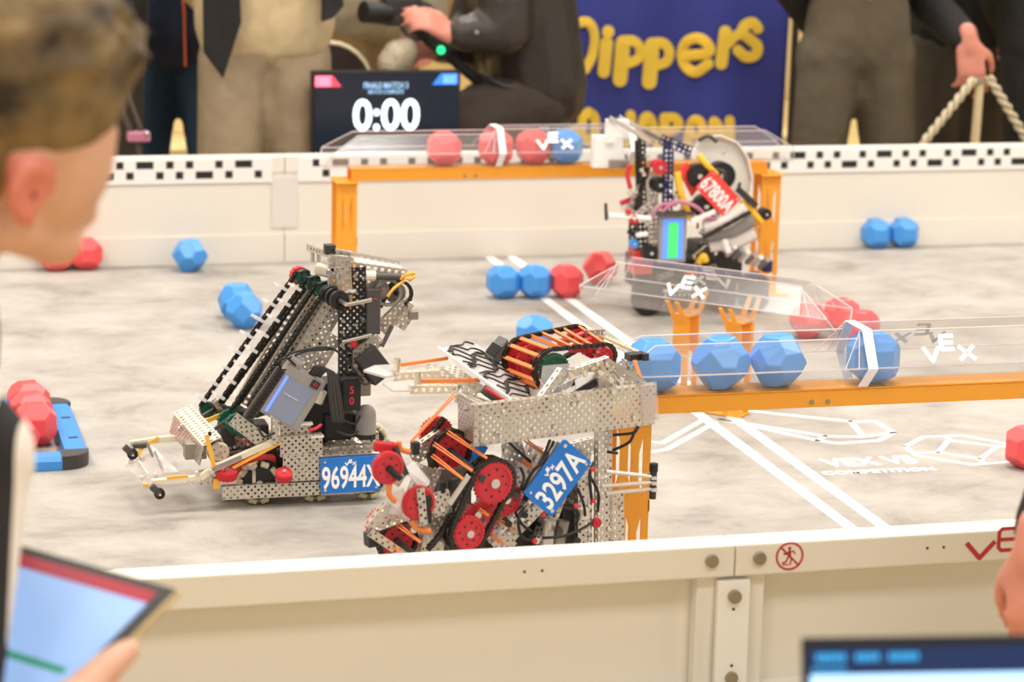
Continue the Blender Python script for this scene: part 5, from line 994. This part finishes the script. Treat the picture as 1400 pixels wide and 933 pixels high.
MB().prism([(cxm+hw-.076, YM-.0026, zt-.032), (cxm+hw-.002, YM-.0026, zt-.032), (cxm+hw-.002, YM-.0026, zt), (cxm+hw-.05, YM-.0026, zt)], (0, .0008, 0)).build('score_field', 'display_blue', s_); dq(hw-.044, hw-.004, -.029, -.003, 'display_pale_blue', 'score_text')
def dtext(t, x, z, size, sx, mt, off): mb = MB(); text(mb, t, (cxm+x, YM-.003, zt+z), V((1, 0, 0)), V((0, 0, 1)), V((0, -1, 0)), size, sx, off); mb.build('screen_text', mt, s_)
px = lambda v: (v-528.5)*wm/195
dtext('FINALS MATCH 3', px(527), -.034, .024, .72, 'display_text', .0006); dtext('MATCH COMPLETE', px(527), -.052, .015, .8, 'display_text', .0003); dtext('0:00', px(528), -.123, .125, .92, 'display_glow', .0025)
MB().box(cxm-.03, cxm+.03, YM+.036, YM+.07, GZ+.02, zt-.1).build('stand_post', 'dark', dp); MB().box(cxm-.15, cxm+.15, YM-.04, YM+.16, GZ, GZ+.02).build('stand_base', 'dark', dp, bevel=.004)
# blue banner with yellow bubble lettering
YB = 2.95; mat('banner_blue', '39429a', .8, 0, .06, 5); mat('banner_yellow', 'ffd94e', .7)
def wave(x): return .018*sin(x*9+.6)+.010*sin(x*23)
bl, brr = XY(690, 100, YB), XY(1073, 100, YB); bn = empty('banner', ((bl.x+brr.x)/2, YB, GZ), 'dark blue cloth banner with yellow bubble lettering hanging behind the far wall', 'banner')
mb = MB(); NX = 48; z0, z1 = -.12, 1.02; vs_ = []; 
for j in range(2):
    for i in range(NX+1):
        for k in range(5):
            x = bl.x+(brr.x-bl.x)*i/NX; zz = z0+(z1-z0)*k/4; vs_.append((x, YB+wave(x)+j*.004+.01*sin(zz*6), zz))
fs_ = []; n1_ = (NX+1)*5
for i in range(NX):
    for k in range(4): a = i*5+k; fs_ += [(a, a+5, a+6, a+1), (n1_+a, n1_+a+1, n1_+a+6, n1_+a+5)]
for i in range(NX): fs_ += [(i*5, n1_+i*5, n1_+i*5+5, i*5+5), (i*5+4, i*5+9, n1_+i*5+9, n1_+i*5+4)]
fs_ += [(k, k+1, n1_+k+1, n1_+k) for k in range(4)]+[(NX*5+k, n1_+NX*5+k, n1_+NX*5+k+1, NX*5+k+1) for k in range(4)]
mb.add(vs_, fs_); mb.build('cloth', 'banner_blue', bn, smooth=True)
MB().cyl((bl.x-.05, YB, z1+.01), (brr.x+.05, YB, z1+.01), .014).build('top_rod', 'dark', bn)
for x in (bl.x-.03, brr.x+.03): MB().cyl((x, YB, GZ), (x, YB, z1+.01), .012).build('pole', 'dark', bn); MB().box(x-.15, x+.15, YB-.15, YB+.15, GZ, GZ+.015).build('pole_foot', 'dark', bn)
def bubble(lines, wpx):
    mb = MB(); sc2 = (XY(1000, 100, YB)-XY(900, 100, YB)).length/100
    for Lp in lines:
        wd = wpx; pts = Lp
        if isinstance(Lp[0], (int, float)): wd, pts = Lp
        Q = []
        if len(pts) > 2:
            PP = [V((q_[0], q_[1], 0)) for q_ in pts]; N_ = []
            for i in range(len(PP)-1):
                a0, a1, a2, a3 = PP[max(i-1, 0)], PP[i], PP[i+1], PP[min(i+2, len(PP)-1)]
                for k in range(6): t = k/6; N_.append(.5*((2*a1)+(a2-a0)*t+(2*a0-5*a1+4*a2-a3)*t*t+(3*a1-a0-3*a2+a3)*t**3))
            pts = [(q_.x, q_.y) for q_ in N_]+[pts[-1]]
        for a_, b2 in zip(pts[:-1], pts[1:]):
            n_ = max(1, int(math.hypot(b2[0]-a_[0], b2[1]-a_[1])/12))
            Q += [(a_[0]+(b2[0]-a_[0])*i/n_, a_[1]+(b2[1]-a_[1])*i/n_) for i in range(n_)]
        Q.append(pts[-1]); W3 = []
        for qx, qy in Q: p3 = XY(700+qx/4, qy/4, YB); W3.append(V((p3.x, YB+wave(p3.x)-.012+.01*sin(p3.z*6), p3.z)))
        r_ = wd/4*sc2/2
        if len(W3) == 1: W3.append(W3[0]+V((.001, 0, 0)))
        for a_, b2 in zip(W3[:-1], W3[1:]): mb.bar(a_, b2, 2*r_, .004, (0, -1, 0)) if (b2-a_).length > 1e-4 else None
        for a_ in W3: mb.prism([a_+V((r_*cos(k*pi/7), -.0022, r_*sin(k*pi/7))) for k in range(14)], (0, .0044, 0))
    return mb.build('bubble_letter', 'banner_yellow', bn)
for g in ([(46, [(300, 120), (318, 390)]), (50, [(345, 122), (405, 118), (440, 160), (450, 225), (435, 310), (398, 378)])], [(64, [(525, 172), (524, 176)]), (68, [(518, 235), (505, 392)])],
          [(78, [(606, 235), (592, 435)]), (52, [(606, 225), (660, 222), (698, 262), (692, 318), (640, 345)])], [(80, [(770, 250), (757, 450)]), (54, [(770, 238), (835, 240), (868, 285), (855, 340), (800, 360)])],
          [(56, [(950, 308), (1066, 282), (1050, 228), (1005, 208), (955, 235), (935, 300), (955, 365), (1005, 394), (1065, 345)])], [(66, [(1150, 170), (1132, 342)]), (52, [(1168, 232), (1205, 195), (1240, 180)])],
          [(58, [(1332, 152), (1305, 122), (1262, 135), (1248, 175), (1290, 212), (1332, 250), (1322, 298), (1268, 308), (1222, 270)])],
          [(50, [(350, 620), (318, 605), (280, 650), (270, 730), (300, 775), (345, 765), (350, 710), (320, 705)])], [(50, [(425, 610), (385, 650), (380, 730), (420, 775), (455, 735), (455, 650), (425, 610)])],
          [(52, [(650, 630), (650, 745), (620, 780), (585, 760)])], [(50, [(700, 790), (720, 670), (745, 640), (772, 670), (800, 790)]), (40, [(720, 735), (785, 735)])], [(56, [(845, 650), (845, 790)]), (50, [(845, 648), (900, 650), (920, 685), (890, 720), (850, 722)])],
          [(50, [(960, 790), (980, 680), (1005, 655), (1030, 680), (1055, 790)]), (40, [(980, 745), (1040, 745)])], [(52, [(1095, 790), (1095, 660), (1175, 780), (1180, 655)])]): bubble(g, 50)
# tripod with pink clamp in front of the dark-clothed onlooker
YT = 2.06; tp = empty('tripod', (XY(190, 190, YT).x, YT, GZ), 'dark grey tripod with a pink clamp standing behind the far wall', 'tripod'); mat('tripod_grey', '5b5348', .45, .4)
Tp, Bt = XY(70, -190, YT+.1), XY(192, 186, YT); 
for d in (-8, 8): MB().cyl(XY(112+d-40, -120, YT), XY(190+d*.9, 190, YT), .008, seg=10).build('leg_tube', 'tripod_grey', tp)
MB().cyl(XY(189, 183, YT), V((XY(205, 230, YT).x, YT, GZ)), .009, seg=10).build('lower_leg', 'tripod_grey', tp)
c = XY(190, 186.5, YT); MB().box(c.x-.033, c.x+.030, YT-.025, YT+.02, c.z-.013, c.z+.015).build('clamp', 'pink', tp, bevel=.006); MB().ball(c+V((.02, -.028, .012)), .007).build('clamp_knob', 'steel', tp)
top = XY(72, -122, YT)
for dx, dy in ((-.35, .35), (-.6, -.02)): MB().cyl(top, V((top.x+dx*.6, YT+dy, GZ)), .010, seg=10).build('leg_tube', 'tripod_grey', tp)
MB().box(top.x-.05, top.x+.05, YT-.04, YT+.04, top.z, top.z+.05).build('head', 'tripod_grey', tp, bevel=.006)
# rope barrier: pale wooden post with two twisted ropes
YR = 2.12; mat('wood_pale', 'd8c49a', .6, 0, .06, 20); mat('rope', 'cfc3a6', .8)
q = XY(1340, 108, YR); ps = empty('rope_post', (q.x, YR, GZ), 'pale wooden post with two twisted ropes behind the far wall', 'barrier')
MB().cyl((q.x-.015, YR, GZ+.02), (q.x, YR, q.z), .0135, seg=16).build('post', 'wood_pale', ps); MB().cyl((q.x-.015, YR, GZ), (q.x-.015, YR, GZ+.02), .14, .12, seg=24).build('base', 'wood_pale', ps); MB().ring((q.x, YR, q.z-.004), (0, 0, 1), .022, .012, .012, 16).build('collar', 'bolt', ps)
for A_, B_2 in (((1332, 108), (1262, 196)), ((1352, 105), (1412, 205))):
    a_, e_ = XY(A_[0], A_[1], YR-.01), XY(B_2[0], B_2[1], YR-.02); e2 = V((e_.x+(e_.x-a_.x)*1.3, e_.y, GZ+.02)); path = [a_.lerp(e_, i/20) for i in range(21)]+[e_.lerp(e2, i/20) for i in range(1, 21)]
    rope = None
    for s_ in (0, 1):
        mb = MB(); pts = []
        for i, pp in enumerate(path):
            for h_2 in range(3):
                if i == len(path)-1: break
                w_ = pp.lerp(path[i+1], h_2/3); d, n, v = basis(path[i+1]-pp, (0, 1, 0)); a = (i*3+h_2)*.42+s_*pi; pts.append(w_+n*(.0075*cos(a))+v*(.0075*sin(a)))
        mb.tube(pts, .0075, 7); o = mb.build('rope_strand', 'rope', ps, smooth=True)
# a few stacked chair backs and a bin further back on the carpet
def bchair(px, Y, rot, label):
    q = XY(px, 120, Y); e = empty('banquet_chair', (q.x, Y, GZ), label, 'chair', 'pale chairs on the hall carpet'); mat('chair_pale', 'dcc48a', .6); mat('chair_frame', '8a7447', .4, .5); R = Matrix.Translation(V((q.x, Y, GZ))) @ Matrix.Rotation(rot, 4, 'Z')
    def bd2(mb, nm, mt, **k): mb.v = [R @ v for v in mb.v]; return mb.build(nm, mt, e, **k)
    bd2(MB().box(-.21, .21, -.21, .21, .42, .48), 'seat', 'chair_pale', bevel=.02); bd2(MB().box(-.2, .2, .20, .24, .55, .92), 'backrest', 'chair_pale', bevel=.015)
    for x in (-.19, .19):
        bd2(MB().cyl((x, .22, .0), (x, .22, .9), .012), 'leg', 'chair_frame'); bd2(MB().cyl((x, -.19, 0), (x, -.19, .43), .012), 'leg', 'chair_frame')
bchair(1062, 3.7, 0, 'pale chair seen between the banner and the person in slacks'); bchair(1392, 3.9, .2, 'pale chair seen behind the rope barrier'); bchair(292, 3.6, .1, 'pale chair seen between the jeans and the beige sweatpants')
# ------------------------------------------------------------------ laptop on a table close to the camera
mat('laptop_dark', '17171a', .45); mat('lap_navy', '0b2350', .3, emit=.4); mat('lap_cyan', '2f9bdc', .3, emit=.6); mat('lap_white', 'a9d4ff', .3, emit=.9); mat('table_grey', '6d675e', .6)
D0 = 2.0; tl = PD(1096, 873, D0); uu = RT-UP*0; uu = (PD(1400, 868, D0)-tl).normalized(); nn = -(FW*.98-UP*.05); nn = (nn-uu*nn.dot(uu)).normalized(); vv = nn.cross(uu); LW, LH = .33, .215
lt = empty('laptop', tl+uu*LW/2-vv*LH, 'open dark laptop with a blue screen on a grey table', 'laptop')
def lq(x0, x1, y0, y1, z0_, z1_): return [tl+uu*x-vv*y+nn*z_ for z_ in (z0_, z1_) for x, y in ((x0, y0), (x1, y0), (x1, y1), (x0, y1))]
MB().hexa(lq(0, LW, 0, LH, -.008, 0)).build('lid', 'laptop_dark', lt, bevel=.002); sc = MB().hexa(lq(.005, LW-.005, .008, LH-.012, -.001, .0006)).build('screen', 'lap_navy', lt); MB().hexa(lq(.006, LW-.006, .029, LH-.02, 0, .001)).build('screen_page', 'lap_white', sc)
tm = MB()
for x, w_ in ((.011, .027), (.042, .021), (.068, .028)): 
    for k in range(int(w_/.0048)): tm.hexa(lq(x+k*.0048, x+k*.0048+.0036, .0125, .0185, 0, .0011))
for k in range(6): tm.hexa(lq(.008+k*.0045, .0112+k*.0045, .0235, .0265, 0, .0011))
tm.build('screen_text', 'lap_cyan', sc)
bt = tl-vv*LH; fwd = V((FW.x, FW.y, 0)).normalized(); ur = V((uu.x, uu.y, 0)).normalized(); bz = bt.z-.006
MB().prism([bt+ur*x-fwd*y+V((0, 0, -.012)) for x, y in ((0, .0), (LW, .0), (LW, .23), (0, .23))], (0, 0, .012)).build('keyboard_base', 'laptop_dark', lt, bevel=.002)
kb = MB()
for r_ in range(5):
    for c_ in range(13): a = bt+ur*(.02+c_*.0225)-fwd*(.03+r_*.021); kb.prism([a+ur*x-fwd*y+V((0, 0, .0)) for x, y in ((0, 0), (.018, 0), (.018, .016), (0, .016))], (0, 0, .0015))
kb.build('keys', 'dark', lt)
tz = bt.z-.0125; c = bt+ur*.2-fwd*.12; te = empty('side_table', (c.x, c.y, GZ), 'grey table carrying the open laptop', 'table')
MB().prism([c+ur*x+fwd*y+V((0, 0, tz-c.z-.025)) for x, y in ((-.3, -.25), (.6, -.25), (.6, .2), (-.3, .2))], (0, 0, .025)).build('table_top', 'table_grey', te, bevel=.003)
for x, y in ((-.26, -.21), (.56, -.21), (.56, .16), (-.26, .16)): q = c+ur*x+fwd*y; MB().cyl((q.x, q.y, GZ), (q.x, q.y, tz-.025), .018).build('leg', 'table_grey', te)
